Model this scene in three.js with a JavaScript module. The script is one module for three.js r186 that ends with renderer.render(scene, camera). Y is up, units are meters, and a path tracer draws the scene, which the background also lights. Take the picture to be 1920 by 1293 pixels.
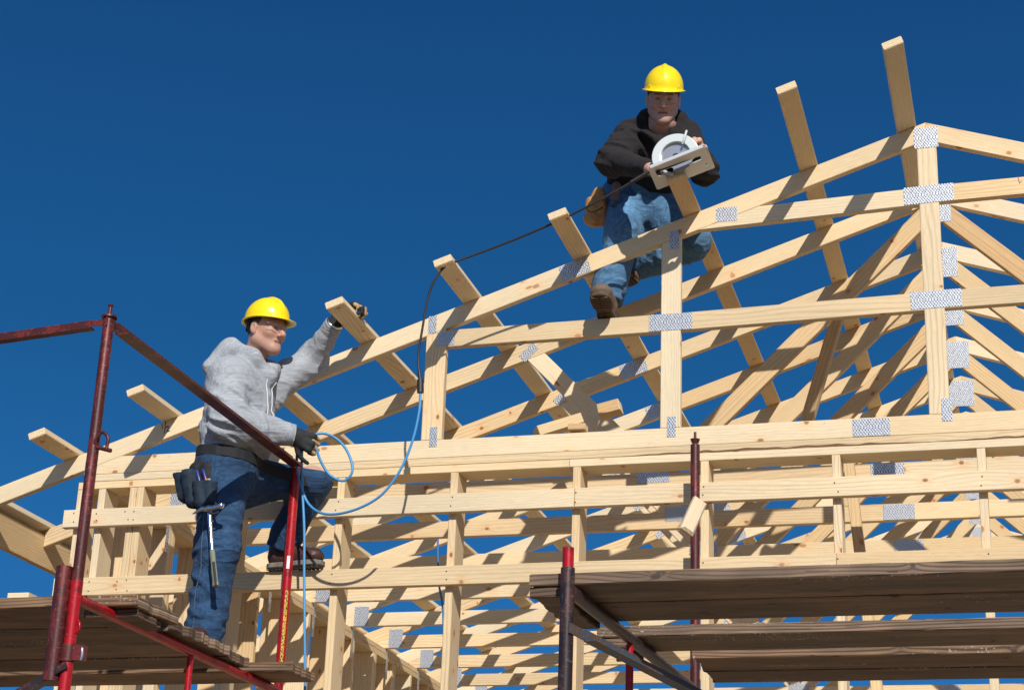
import * as THREE from 'three';
import { mergeGeometries } from 'three/addons/utils/BufferGeometryUtils.js';

// ---------------------------------------------------------------- camera, sky, sun, exposure
const scene = new THREE.Scene();
const F = 3463.7, PITCH = 0.362825, YAW = -0.282681, ROLL = -0.03819, CX = 960, CY = 646.5;   // focal length and centre in photo pixels
const CAM = new THREE.Vector3(0, 0, 7.9);
const fwd = new THREE.Vector3(Math.sin(YAW) * Math.cos(PITCH), Math.sin(PITCH), -Math.cos(YAW) * Math.cos(PITCH));
const r0 = new THREE.Vector3(Math.cos(YAW), 0, Math.sin(YAW)), d0 = new THREE.Vector3().crossVectors(fwd, r0);
const rgt = r0.clone().multiplyScalar(Math.cos(ROLL)).addScaledVector(d0, Math.sin(ROLL));
const dwn = d0.clone().multiplyScalar(Math.cos(ROLL)).addScaledVector(r0, -Math.sin(ROLL));
const camera = new THREE.PerspectiveCamera(2 * Math.atan(CY / F) * 180 / Math.PI, 1024 / 689, 0.1, 3000);
camera.position.copy(CAM);
camera.quaternion.setFromRotationMatrix(new THREE.Matrix4().makeBasis(rgt, dwn.clone().negate(), fwd.clone().negate()));
camera.updateMatrixWorld(true);

const renderer = new THREE.WebGLRenderer({ antialias: true });
renderer.setSize(1024, 689);
renderer.toneMapping = THREE.LinearToneMapping;
renderer.toneMappingExposure = 1.1;
renderer.shadowMap.enabled = true;

const SUN = new THREE.Vector3(0.43, 0.86, 1).normalize();
const sun = new THREE.DirectionalLight(new THREE.Color(1, 0.955, 0.895), 4.2);
sun.position.copy(SUN).multiplyScalar(40); sun.target.position.set(-1.5, 2, -2);
sun.castShadow = true; sun.shadow.mapSize.set(4096, 4096); sun.shadow.radius = 1;
Object.assign(sun.shadow.camera, { left: -9, right: 9, top: 9, bottom: -9, near: 1, far: 90 });
scene.add(sun, sun.target);

const lin = (c) => { c /= 255; return c <= 0.04045 ? c / 12.92 : Math.pow((c + 0.055) / 1.055, 2.4); };
{ // clear deep blue sky, paler towards the horizon and brighter around the sun behind the camera
  const w = 512, h = 256, data = new Float32Array(w * h * 4);
  const stops = [[-90, 96, 104, 112], [-3, 120, 132, 146], [0, 130, 168, 206], [4, 74, 138, 200], [10, 40, 113, 180], [20, 28, 90, 148], [31, 22, 73, 127], [50, 17, 60, 112], [90, 14, 52, 100]];
  for (let j = 0; j < h; j++) {
    const el = ((j + 0.5) / h - 0.5) * 180;
    let k = 0; while (k < stops.length - 2 && el > stops[k + 1][0]) k++;
    const a = stops[k], b = stops[k + 1], t = Math.min(1, Math.max(0, (el - a[0]) / (b[0] - a[0])));
    const air = [0.8, 0.9, 1.0], e = el * Math.PI / 180;
    for (let i = 0; i < w; i++) {
      const az = ((i + 0.5) / w - 0.5) * 2 * Math.PI, g = Math.acos(Math.min(1, Math.max(-1, Math.cos(e) * Math.cos(az) * SUN.x + Math.sin(e) * SUN.y + Math.cos(e) * Math.sin(az) * SUN.z))) * 180 / Math.PI;
      const glow = el > 0 ? 0.5 * Math.exp(-g * g / 1650) : 0;
      for (let c = 0; c < 4; c++) data[(j * w + i) * 4 + c] = c === 3 ? 1 : (lin(a[c + 1]) * (1 - t) + lin(b[c + 1]) * t + glow * air[c]) / 1.1;
    }
  }
  const sky = new THREE.DataTexture(data, w, h, THREE.RGBAFormat, THREE.FloatType);
  sky.mapping = THREE.EquirectangularReflectionMapping; sky.magFilter = THREE.LinearFilter; sky.needsUpdate = true;
  scene.background = sky; scene.environment = sky;
}

// ---------------------------------------------------------------- small tools
let seedState = 12345;
const rnd = () => { seedState = (seedState + 0x6d2b79f5) | 0; let t = Math.imul(seedState ^ (seedState >>> 15), 1 | seedState); t = (t + Math.imul(t ^ (t >>> 7), 61 | t)) ^ t; return ((t ^ (t >>> 14)) >>> 0) / 4294967296; };
const rr = (a, b) => a + (b - a) * rnd();
const V = (x, y, z) => new THREE.Vector3(x, y, z);
const clamp = (x, a, b) => Math.min(b, Math.max(a, x));
const sm = (a, b, x) => { const t = clamp((x - a) / (b - a), 0, 1); return t * t * (3 - 2 * t); };
const hash3 = (x, y, z) => { let h = Math.imul(x, 374761393) ^ Math.imul(y, 668265263) ^ Math.imul(z, 1274126177); h = Math.imul(h ^ (h >>> 13), 1103515245); return ((h ^ (h >>> 16)) >>> 0) / 4294967296; };
const mod = (a, n) => ((a % n) + n) % n;
function pn(x, y, px, py, s) {                                   // periodic value noise in two dimensions, 0..1
  const xi = Math.floor(x), yi = Math.floor(y), fx = x - xi, fy = y - yi, u = fx * fx * (3 - 2 * fx), v = fy * fy * (3 - 2 * fy);
  const x0 = mod(xi, px), x1 = mod(xi + 1, px), y0 = mod(yi, py), y1 = mod(yi + 1, py);
  const a = hash3(x0, y0, s), b = hash3(x1, y0, s), c = hash3(x0, y1, s), d = hash3(x1, y1, s);
  return a + (b - a) * u + (c - a) * v + (a - b - c + d) * u * v;
}
function n3(x, y, z, s = 7) {                                    // value noise in three dimensions, -1..1
  const xi = Math.floor(x), yi = Math.floor(y), zi = Math.floor(z), fx = x - xi, fy = y - yi, fz = z - zi;
  const u = fx * fx * (3 - 2 * fx), v = fy * fy * (3 - 2 * fy), w = fz * fz * (3 - 2 * fz), L = (a, b, t) => a + (b - a) * t;
  const g = (i, j, k) => hash3(xi + i, yi + j, (zi + k) * 31 + s);
  return 2 * L(L(L(g(0, 0, 0), g(1, 0, 0), u), L(g(0, 1, 0), g(1, 1, 0), u), v), L(L(g(0, 0, 1), g(1, 0, 1), u), L(g(0, 1, 1), g(1, 1, 1), u), v), w) - 1;
}
// a photo pixel gives a direction; the distance comes from the plane the thing stands in
const ray = (x, y) => rgt.clone().multiplyScalar((x - CX) / F).addScaledVector(dwn, (y - CY) / F).add(fwd);
const pz = (x, y, z) => { const d = ray(x, y); return CAM.clone().addScaledVector(d, (z - CAM.z) / d.z); };
const py = (x, y, h) => { const d = ray(x, y); return CAM.clone().addScaledVector(d, (h - CAM.y) / d.y); };

const used = new Map();
function numbered(n) { const k = used.get(n) || 0; used.set(n, k + 1); return k ? n + '_' + String(k).padStart(3, '0') : n; }
function tag(o, label, category, group) { Object.assign(o.userData, { label, category }); if (group) o.userData.group = group; return o; }
function thing(name, label, category, base, group) {             // a Group at the thing's base; its parts are given in world coordinates
  const o = new THREE.Group(); o.name = numbered(name); o.position.copy(base); o.userData.base = undefined; delete o.userData.base;
  scene.add(o); return tag(o, label, category, group);
}
const origin = (o) => { const p = V(0, 0, 0); for (let q = o; q && q !== scene; q = q.parent) p.add(q.position); return p; };
function put(name, geo, material, parent) {                      // one named mesh; world coordinates turned into the parent's
  if (parent) { const b = origin(parent); geo.translate(-b.x, -b.y, -b.z); }
  const m = new THREE.Mesh(geo, material); m.name = parent ? name : numbered(name); m.castShadow = m.receiveShadow = true;
  (parent || scene).add(m); return m;
}
function single(name, geo, material, label, category, base, group) {   // a thing that is one mesh, its origin at its base
  geo.translate(-base.x, -base.y, -base.z);
  const m = new THREE.Mesh(geo, material); m.name = numbered(name); m.position.copy(base); m.castShadow = m.receiveShadow = true;
  scene.add(m); return tag(m, label, category, group);
}
function dataTex(w, h, f, opts = {}) {
  const d = new Uint8Array(w * h * 4), c = [0, 0, 0];
  for (let j = 0; j < h; j++) for (let i = 0; i < w; i++) { f((i + 0.5) / w, (j + 0.5) / h, c); const o = (j * w + i) * 4; d[o] = clamp(c[0], 0, 255); d[o + 1] = clamp(c[1], 0, 255); d[o + 2] = clamp(c[2], 0, 255); d[o + 3] = 255; }
  const t = new THREE.DataTexture(d, w, h, THREE.RGBAFormat); t.wrapS = t.wrapT = THREE.RepeatWrapping; t.magFilter = THREE.LinearFilter; t.minFilter = THREE.LinearMipmapLinearFilter; t.generateMipmaps = true;
  if (opts.srgb !== false) t.colorSpace = THREE.SRGBColorSpace;
  t.needsUpdate = true; return t;
}

// ---------------------------------------------------------------- materials
function woodTexture(seed, o) {                                   // 3.2 m along the grain, 0.8 m across
  let st = seed; const rn = () => { st = Math.imul(st ^ (st >>> 15), 2246822519) + 0x9e3779b9 | 0; return ((st ^ (st >>> 13)) >>> 0) / 4294967296; };
  const knots = []; for (let k = 0; k < o.knots; k++) knots.push([rn(), rn(), 0.0022 + rn() * 0.0042, 0.007 + rn() * 0.011, rn()]);
  const cells = Array.from({ length: 16 }, () => []);
  for (const k of knots) for (let c = -2; c <= 2; c++) { const q = cells[mod(Math.floor(k[0] * 16) + c, 16)]; if (!q.includes(k)) q.push(k); }
  return dataTex(2048, 512, (u, v, c) => {
    let t = v * o.rings + 3.2 * (pn(u * 4, v * 7, 4, 7, seed) - 0.5) + 1.1 * (pn(u * 14, v * 18, 14, 18, seed + 1) - 0.5), dark = 0, halo = 0;
    for (const k of cells[Math.min(15, Math.floor(u * 16))]) {
      let du = u - k[0], dv = v - k[1]; du -= Math.round(du); dv -= Math.round(dv);
      const q = Math.sqrt((du / k[2]) ** 2 + (dv / k[3]) ** 2);
      if (q < 6) { t += Math.sign(dv) * 1.6 * Math.exp(-q * 0.8); halo = Math.max(halo, Math.exp(-q * q * 0.14)); dark = Math.max(dark, (1 - sm(0.62, 1.15, q)) * (0.45 + 0.55 * k[4])); }
    }
    const s = 0.5 + 0.5 * Math.sin(6.2832 * t), late = s * s * s * (0.35 + 0.9 * pn(u * 6, v * 22, 6, 22, seed + 2));
    const fib = pn(u * 90, v * 400, 90, 400, seed + 3) - 0.5, blot = pn(u * 5, v * 6, 5, 6, seed + 4) - 0.5, fine = pn(u * 900, v * 256, 900, 256, seed + 5) - 0.5;
    const spk = pn(u * 300, v * 80, 300, 80, seed + 6) > 0.985 ? 0.35 : 0;
    let m = 1 + (o.stain || 0) * (pn(u * 9, v * 14, 9, 14, seed + 8) * 0.6 + pn(u * 34, v * 60, 34, 60, seed + 9) * 0.4 - 0.52) - o.grain * late + 0.07 * fib + 0.09 * blot + 0.03 * fine - spk * 0.5;
    for (let i = 0; i < 3; i++) {
      let x = o.base[i] * m;
      x += (o.lateCol[i] - x) * late * o.grain * 1.2;
      x += (o.knotCol[i] * 1.75 - x) * halo * 0.30;
      x += (o.knotCol[i] - x) * dark * 0.85;
      c[i] = x;
    }
    if (o.fleck) { const cr = pn(u * 26, v * 240, 26, 240, seed + 10); if (cr > 0.93) for (let i = 0; i < 3; i++) c[i] *= 0.45; if (pn(u * 420, v * 110, 420, 110, seed + 11) * pn(u * 5, v * 9, 5, 9, seed + 12) > 0.72) for (let i = 0; i < 3; i++) c[i] += (176 - c[i]) * 0.7; }
  });
}
const WOOD_A = woodTexture(11, { rings: 62, grain: 0.05, knots: 34, base: [226, 207, 172], lateCol: [204, 172, 124], knotCol: [140, 100, 66] });
const WOOD_B = woodTexture(77, { rings: 44, grain: 0.085, knots: 44, base: [224, 202, 164], lateCol: [194, 154, 106], knotCol: [126, 86, 54] });
const OLD = woodTexture(301, { rings: 58, grain: 0.34, stain: 0.5, fleck: 1, knots: 40, base: [128, 104, 82], lateCol: [52, 39, 31], knotCol: [52, 40, 33] });
const ENDG = dataTex(256, 256, (u, v, c) => { const r = Math.hypot(u - 0.5, v + 0.35), s = 0.5 + 0.5 * Math.sin(r * 150 + 3 * pn(u * 5, v * 5, 5, 5, 3)), n = pn(u * 90, v * 90, 90, 90, 5) - 0.5; const m = 1 - 0.13 * s * s + 0.14 * n; c[0] = 232 * m; c[1] = 206 * m; c[2] = 164 * m; });
const woodMat = (map, r, g, b) => new THREE.MeshStandardMaterial({ map, color: new THREE.Color(r, g, b), roughness: 0.72 });
const endMat = new THREE.MeshStandardMaterial({ map: ENDG, roughness: 0.85 });
const oldEnd = new THREE.MeshStandardMaterial({ map: ENDG, color: new THREE.Color(0.34, 0.27, 0.21), roughness: 0.9 });
const PALE = [woodMat(WOOD_A, 1, 0.98, 0.95), woodMat(WOOD_A, 0.95, 0.94, 0.93), woodMat(WOOD_B, 1, 1, 1), woodMat(WOOD_A, 1, 0.93, 0.82), woodMat(WOOD_B, 0.9, 0.86, 0.8), woodMat(WOOD_A, 1, 1, 1), woodMat(WOOD_B, 1, 0.94, 0.86), woodMat(WOOD_B, 0.98, 0.88, 0.74), woodMat(WOOD_A, 0.87, 0.8, 0.7), woodMat(WOOD_B, 0.94, 0.87, 0.78)].map((m) => [m, endMat]);
const TAN = [woodMat(WOOD_B, 0.86, 0.76, 0.62), woodMat(WOOD_B, 0.8, 0.66, 0.5), woodMat(WOOD_A, 0.88, 0.78, 0.64)].map((m) => [m, endMat]);
const OLDW = [woodMat(OLD, 1, 1, 1), woodMat(OLD, 0.82, 0.78, 0.74), woodMat(OLD, 1.0, 0.9, 0.76), woodMat(OLD, 0.74, 0.66, 0.6)].map((m) => { m.bumpMap = OLD; m.bumpScale = 0.004; return m; }).map((m) => [m, oldEnd]);
const pick = (a) => a[Math.floor(rnd() * a.length)];

const TEETH = (() => {                                            // punched connector plate: rows of slots and tongues, 64 mm square
  const f = (u, v) => { const row = Math.floor(v * 7), x = (u * 5 + (row % 2) * 0.5) % 1, y = (v * 7) % 1; const slot = sm(0.2, 0.3, x) * (1 - sm(0.52, 0.62, x)) * sm(0.1, 0.22, y) * (1 - sm(0.72, 0.86, y)); const lip = sm(0.56, 0.64, x) * (1 - sm(0.74, 0.86, x)) * sm(0.1, 0.22, y) * (1 - sm(0.72, 0.86, y)); return [slot, lip]; };
  return { map: dataTex(256, 256, (u, v, c) => { const [s, l] = f(u, v), n = pn(u * 20, v * 20, 20, 20, 4) - 0.5; const x = 196 + 60 * n - 84 * s + 45 * l; c[0] = x; c[1] = x + 3; c[2] = x + 8; }),
    bump: dataTex(256, 256, (u, v, c) => { const [s, l] = f(u, v); c[0] = c[1] = c[2] = 110 - 110 * s + 140 * l; }, { srgb: false }) };
})();
const plateMat = new THREE.MeshStandardMaterial({ map: TEETH.map, bumpMap: TEETH.bump, bumpScale: 0.004, metalness: 0.5, roughness: 0.36 });
const strapMat = new THREE.MeshStandardMaterial({ color: new THREE.Color(0.55, 0.56, 0.57), metalness: 0.8, roughness: 0.5 });
const darkHole = new THREE.MeshStandardMaterial({ color: new THREE.Color(0.03, 0.025, 0.02), roughness: 0.9 });
function paintTex(seed, a, b, amt) { return dataTex(512, 512, (u, v, c) => { const n = pn(u * 24, v * 24, 24, 24, seed) * 0.5 + pn(u * 80, v * 80, 80, 80, seed + 1) * 0.3 + pn(u * 200, v * 200, 200, 200, seed + 2) * 0.2, big = pn(u * 5, v * 4, 5, 4, seed + 3), k = sm(amt - 0.08, amt + 0.1, n * 0.7 + big * 0.35), w = sm(0.80, 0.86, pn(u * 120, v * 40, 120, 40, seed + 4)) * 0.35; for (let i = 0; i < 3; i++) c[i] = a[i] + (b[i] - a[i]) * k + (205 - a[i]) * w * 0.6 + 12 * (n - 0.5); }); }
const steel = (tex, rough) => new THREE.MeshStandardMaterial({ map: tex, roughness: rough, metalness: 0.15 });
const RED = steel(paintTex(21, [172, 16, 26], [116, 16, 20], 0.62), 0.34);
const MAROON = steel(paintTex(31, [110, 40, 36], [74, 28, 24], 0.5), 0.42);
const BROWN = steel(paintTex(41, [76, 48, 44], [44, 32, 32], 0.5), 0.4);
const BLUERUST = steel(paintTex(51, [58, 82, 108], [92, 76, 66], 0.44), 0.5);
const ZINC = new THREE.MeshStandardMaterial({ color: new THREE.Color(0.6, 0.6, 0.6), metalness: 0.9, roughness: 0.35 });

// ---------------------------------------------------------------- timber
function offsetPoly(P, b) {                                       // convex polygon, anticlockwise, moved inwards by b
  const n = P.length, out = [];
  for (let i = 0; i < n; i++) {
    const p = P[(i + n - 1) % n], q = P[i], r = P[(i + 1) % n];
    const d1 = [q[0] - p[0], q[1] - p[1]], d2 = [r[0] - q[0], r[1] - q[1]], l1 = Math.hypot(...d1), l2 = Math.hypot(...d2);
    const n1 = [-d1[1] / l1, d1[0] / l1], n2 = [-d2[1] / l2, d2[0] / l2], k = b / Math.max(0.35, 1 + n1[0] * n2[0] + n1[1] * n2[1]);
    out.push([q[0] + (n1[0] + n2[0]) * k, q[1] + (n1[1] + n2[1]) * k]);
  }
  return out;
}
function prism(P, z0, z1, dir = [1, 0], bev = 0.0025, uvs = [3.2, 0.8]) {   // board cut from polygon P; group 0 = long grain, group 1 = sawn ends
  const pos = [], nor = [], uv = [[], []], idx = [[], []], ou = rnd(), ov = rnd(), n = P.length;
  const l = Math.hypot(...dir), dx = dir[0] / l, dy = dir[1] / l;
  const P2 = [[], []], N2 = [[], []], U2 = [[], []];
  const A = V(), B = V(), C = V();
  const face = (g, pts, uvf) => {
    A.subVectors(pts[1], pts[0]); B.subVectors(pts[2], pts[0]); C.crossVectors(A, B).normalize();
    for (let i = 1; i < pts.length - 1; i++) for (const q of [pts[0], pts[i], pts[i + 1]]) { P2[g].push(q.x, q.y, q.z); N2[g].push(C.x, C.y, C.z); U2[g].push(...uvf(q)); }
  };
  const cap = (k) => (q) => [(q.x * dx + q.y * dy) / uvs[0] + ou, (-q.x * dy + q.y * dx) / uvs[1] + ov + k];
  const I = bev ? offsetPoly(P, bev) : P;
  face(0, I.map((p) => V(p[0], p[1], z1)), cap(0));
  face(0, I.map((p) => V(p[0], p[1], z0)).reverse(), cap(0.37));
  for (let i = 0; i < n; i++) {
    const a = P[i], b = P[(i + 1) % n], ai = I[i], bi = I[(i + 1) % n], e = [b[0] - a[0], b[1] - a[1]], el = Math.hypot(...e) || 1, along = Math.abs(e[0] * dx + e[1] * dy) / el;
    const g = along > 0.6 ? 0 : 1, side = g ? (q) => [((-q.x * dy + q.y * dx)) / 0.25 + ou, q.z / 0.25 + ov] : (q) => [(q.x * dx + q.y * dy) / uvs[0] + ou, q.z / uvs[1] + ov + 0.61 + i * 0.17];
    face(g, [V(a[0], a[1], z0 + bev), V(b[0], b[1], z0 + bev), V(b[0], b[1], z1 - bev), V(a[0], a[1], z1 - bev)], side);
    if (bev) {
      face(g, [V(a[0], a[1], z1 - bev), V(b[0], b[1], z1 - bev), V(bi[0], bi[1], z1), V(ai[0], ai[1], z1)], side);
      face(g, [V(ai[0], ai[1], z0), V(bi[0], bi[1], z0), V(b[0], b[1], z0 + bev), V(a[0], a[1], z0 + bev)], side);
    }
  }
  const G = new THREE.BufferGeometry(), c0 = P2[0].length / 3, c1 = P2[1].length / 3;
  G.setAttribute('position', new THREE.Float32BufferAttribute([...P2[0], ...P2[1]], 3));
  G.setAttribute('normal', new THREE.Float32BufferAttribute([...N2[0], ...N2[1]], 3));
  G.setAttribute('uv', new THREE.Float32BufferAttribute([...U2[0], ...U2[1]], 2));
  G.addGroup(0, c0, 0); if (c1) G.addGroup(c0, c1, 1);
  return G;
}
function clip(P, a, b, c) {                                       // keep a x + b y <= c
  const out = []; const f = (p) => a * p[0] + b * p[1] - c;
  for (let i = 0; i < P.length; i++) { const p = P[i], q = P[(i + 1) % P.length], u = f(p), v = f(q); if (u <= 0) out.push(p); if ((u < 0 && v > 0) || (u > 0 && v < 0)) { const t = u / (u - v); out.push([p[0] + (q[0] - p[0]) * t, p[1] + (q[1] - p[1]) * t]); } }
  return out;
}
function strip(a, b, w, ext = 0) {                                // board outline of width w about the line a-b
  const d = [b[0] - a[0], b[1] - a[1]], l = Math.hypot(...d), x = d[0] / l, y = d[1] / l, h = w / 2;
  const A = [a[0] - x * ext, a[1] - y * ext], B = [b[0] + x * ext, b[1] + y * ext];
  return [[A[0] + y * h, A[1] - x * h], [B[0] + y * h, B[1] - x * h], [B[0] - y * h, B[1] + x * h], [A[0] - y * h, A[1] + x * h]];
}
const rect = (x0, x1, y0, y1) => [[x0, y0], [x1, y0], [x1, y1], [x0, y1]];
// board between two points: w across "side", t across the third direction
function board(a, b, side, w, t, bev = 0.0025, uvs) {
  const d = b.clone().sub(a), L = d.length(); d.normalize();
  const s = side.clone().addScaledVector(d, -side.dot(d)).normalize(), n = V().crossVectors(d, s);
  return prism(rect(0, L, -w / 2, w / 2), -t / 2, t / 2, [1, 0], bev, uvs).applyMatrix4(new THREE.Matrix4().makeBasis(d, s, n).setPosition(a));
}
const boxB = (x0, x1, y0, y1, z0, z1, bev = 0.0025) => prism(rect(x0, x1, y0, y1), z0, z1, (x1 - x0) > (y1 - y0) ? [1, 0] : [0, 1], bev);   // grain along x or y
const boardZ = (x0, x1, y0, y1, z0, z1, bev, uvs) => board(V((x0 + x1) / 2, (y0 + y1) / 2, z0), V((x0 + x1) / 2, (y0 + y1) / 2, z1), V(1, 0, 0), x1 - x0, y1 - y0, bev, uvs);
function plainBox(w, h, d, uvScale = 0.064) {                     // box with uv in metres
  const g = new THREE.BoxGeometry(w, h, d), p = g.attributes.position, n = g.attributes.normal, u = g.attributes.uv;
  for (let i = 0; i < p.count; i++) { const ax = Math.abs(n.getX(i)) > 0.5, ay = Math.abs(n.getY(i)) > 0.5; u.setXY(i, (ax ? p.getZ(i) : p.getX(i)) / uvScale, (ay ? p.getZ(i) : p.getY(i)) / uvScale); }
  return g;
}
function tubeGeo(pts, r, seg = 12, radial = 10, uvl = 0.5) {       // round bar or cord through points
  const c = pts.length === 2 ? new THREE.LineCurve3(pts[0], pts[1]) : new THREE.CatmullRomCurve3(pts, false, 'centripetal');
  const g = new THREE.TubeGeometry(c, pts.length === 2 ? 1 : seg, r, radial, false), L = c.getLength(), u = g.attributes.uv;
  for (let i = 0; i < u.count; i++) u.setXY(i, u.getX(i) * L / uvl, u.getY(i) * Math.max(0.1, 6.2832 * r / uvl));
  return g;
}
function pole(a, b, r, wall = 0) {                                // tube with closed ends
  const parts = [tubeGeo([a, b], r, 1, 20)];
  const d = b.clone().sub(a).normalize();
  for (const [p, s] of [[a, -1], [b, 1]]) { const c = new THREE.CircleGeometry(r, 20); c.applyQuaternion(new THREE.Quaternion().setFromUnitVectors(V(0, 0, 1), d.clone().multiplyScalar(s))); c.translate(p.x, p.y, p.z); parts.push(c); }
  return mergeGeometries(parts.map((g) => g.toNonIndexed()));
}
// ---------------------------------------------------------------- the ground and the floor under the frame
{
  const dirt = dataTex(1024, 1024, (u, v, c) => { const n = pn(u * 6, v * 6, 6, 6, 1) * 0.4 + pn(u * 25, v * 25, 25, 25, 2) * 0.3 + pn(u * 110, v * 110, 110, 110, 3) * 0.3, p = pn(u * 400, v * 400, 400, 400, 4); const m = 0.72 + 0.5 * n + (p > 0.8 ? 0.1 : 0); c[0] = 118 * m; c[1] = 102 * m; c[2] = 84 * m; });
  dirt.repeat.set(100, 100);
  const g = put('ground', new THREE.PlaneGeometry(800, 800).rotateX(-Math.PI / 2).translate(0, -1.6, 0), new THREE.MeshStandardMaterial({ map: dirt, roughness: 0.95 }));
  g.userData.kind = 'structure';
  const conc = new THREE.MeshStandardMaterial({ map: dataTex(256, 256, (u, v, c) => { const n = pn(u * 9, v * 9, 9, 9, 6) * 0.5 + pn(u * 60, v * 60, 60, 60, 7) * 0.5; c[0] = 150 + 40 * n; c[1] = 146 + 40 * n; c[2] = 138 + 40 * n; }), roughness: 0.9 });
  const f = put('foundation', plainBox(8.3, 1.22, 7.9, 1.5).translate(-0.35, -1.6 + 0.61, -3.95), conc); f.userData.kind = 'structure';
  const d = put('floor_deck', plainBox(8.3, 0.02, 7.9, 3).translate(-0.35, -0.366, -3.95), woodMat(WOOD_A, 1, 0.97, 0.92)); d.userData.kind = 'structure';
}

// ---------------------------------------------------------------- roof trusses
const AX = -0.325, AY = 4.105, M = 0.339, CD = 0.0935;            // apex, slope, plumb depth of a top chord
const roofY = (x) => AY - M * Math.abs(x - AX);
const BC0 = 2.578, BC1 = 2.667, TH = 0.038;
function gusset(parent, x, y, w, h, rot, zf) {                    // toothed plate pressed on to the front face
  const g = plainBox(w, h, 0.0016).rotateZ(rot).translate(x, y, zf + 0.0011);
  return put('gusset_plate', g, plateMat, parent);
}
const NT = 11, SP = 0.71, TZ = (k) => (k ? -0.68 - (k - 1) * SP : 0);
const ORD = ['', 'first', 'second', 'third', 'fourth', 'fifth', 'sixth', 'seventh', 'eighth', 'ninth', 'tenth'];
const topChord = (s) => { // s = -1 left slope, 1 right slope
  const xe = AX + s * 4.735, P = [[AX, AY - CD], [AX, AY], [xe, roofY(xe)], [xe, roofY(xe) - CD]];
  return s < 0 ? P.reverse().map((p) => p) : P.reverse();
};
const ccw = (P) => { let a = 0; for (let i = 0; i < P.length; i++) { const p = P[i], q = P[(i + 1) % P.length]; a += p[0] * q[1] - q[0] * p[1]; } return a < 0 ? P.slice().reverse() : P; };
function member(t, name, P, dir, zf, mats, label) {
  const m = put(name, prism(ccw(P), zf - TH, zf, dir), mats, t); if (label) m.userData.label = label; return m;
}
for (let k = NT - 1; k >= 1; k--) {
  const z = TZ(k), t = thing('roof_truss', ORD[k] + ' common roof truss behind the stepped gable truss', 'roof truss', V(AX, BC0, z), 'common roof trusses in a row');
  const bottom = clip(clip(rect(-4.46, 3.81, BC0, BC1), -M, 1, AY - CD - M * AX), M, 1, AY - CD + M * AX);
  const xs = -0.61;
  const MIX = [...PALE, ...PALE, TAN[2], TAN[0]];
  member(t, 'bottom_chord', clip(bottom, 1, 0, xs), [1, 0], z, pick(MIX)); member(t, 'bottom_chord', clip(bottom, -1, 0, -xs - 0.001), [1, 0], z, pick(MIX));
  for (const s of [-1, 1]) {
    const X = (x) => AX + s * (x - AX) * -1 * -1;
    const mx = (x) => (s < 0 ? x : 2 * AX - x);
    const under = (P) => clip(P, s < 0 ? -M : M, 1, AY - CD + (s < 0 ? -M : M) * AX);
    const full = topChord(s), cut = mx(-2.0);
    const inner = clip(full, s < 0 ? -1 : 1, 0, (s < 0 ? -1 : 1) * cut), outer = clip(full, s < 0 ? 1 : -1, 0, (s < 0 ? 1 : -1) * cut - 0.001);
    member(t, 'top_chord', inner, [1, -s * M], z, pick(MIX)); member(t, 'top_chord', outer, [1, -s * M], z, pick(MIX));
    let w = strip([mx(-2.40), 3.36], [mx(-1.70), 2.63], 0.089, 0.2);
    w = under(clip(clip(w, 0, -1, -BC1 - 0.0005), s < 0 ? 1 : -1, 0, (s < 0 ? 1 : -1) * mx(-1.735)));
    member(t, 'web', w, [0.7, s * 0.73], z, pick(PALE));
    let lw = strip([mx(-1.76), 2.60], [mx(-0.37), 3.95], 0.089, 0.3);
    lw = under(clip(clip(lw, 0, -1, -BC1 - 0.0005), s < 0 ? -1 : 1, 0, (s < 0 ? -1 : 1) * mx(-1.734)));
    lw = clip(lw, s < 0 ? 1 : -1, 0, (s < 0 ? 1 : -1) * AX - 0.0005);
    member(t, 'web', lw, [0.7, -s * 0.7], z, pick(TAN));
    gusset(t, mx(-2.40), 3.345, 0.10, 0.05, s * 0.35 - s * 1.15, z);
    gusset(t, mx(-1.74), 2.655, 0.16, 0.075, 0, z);
    gusset(t, mx(-2.0), roofY(-2.0) - CD / 2 - 0.002, 0.15, 0.082, s < 0 ? 0.327 : -0.327, z);
    gusset(t, mx(-4.29), 2.645, 0.10, 0.13, 0, z);
  }
  gusset(t, AX, 3.985, 0.15, 0.17, 0, z);
  gusset(t, -0.607, 2.622, 0.157, 0.08, 0, z);
}
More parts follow.
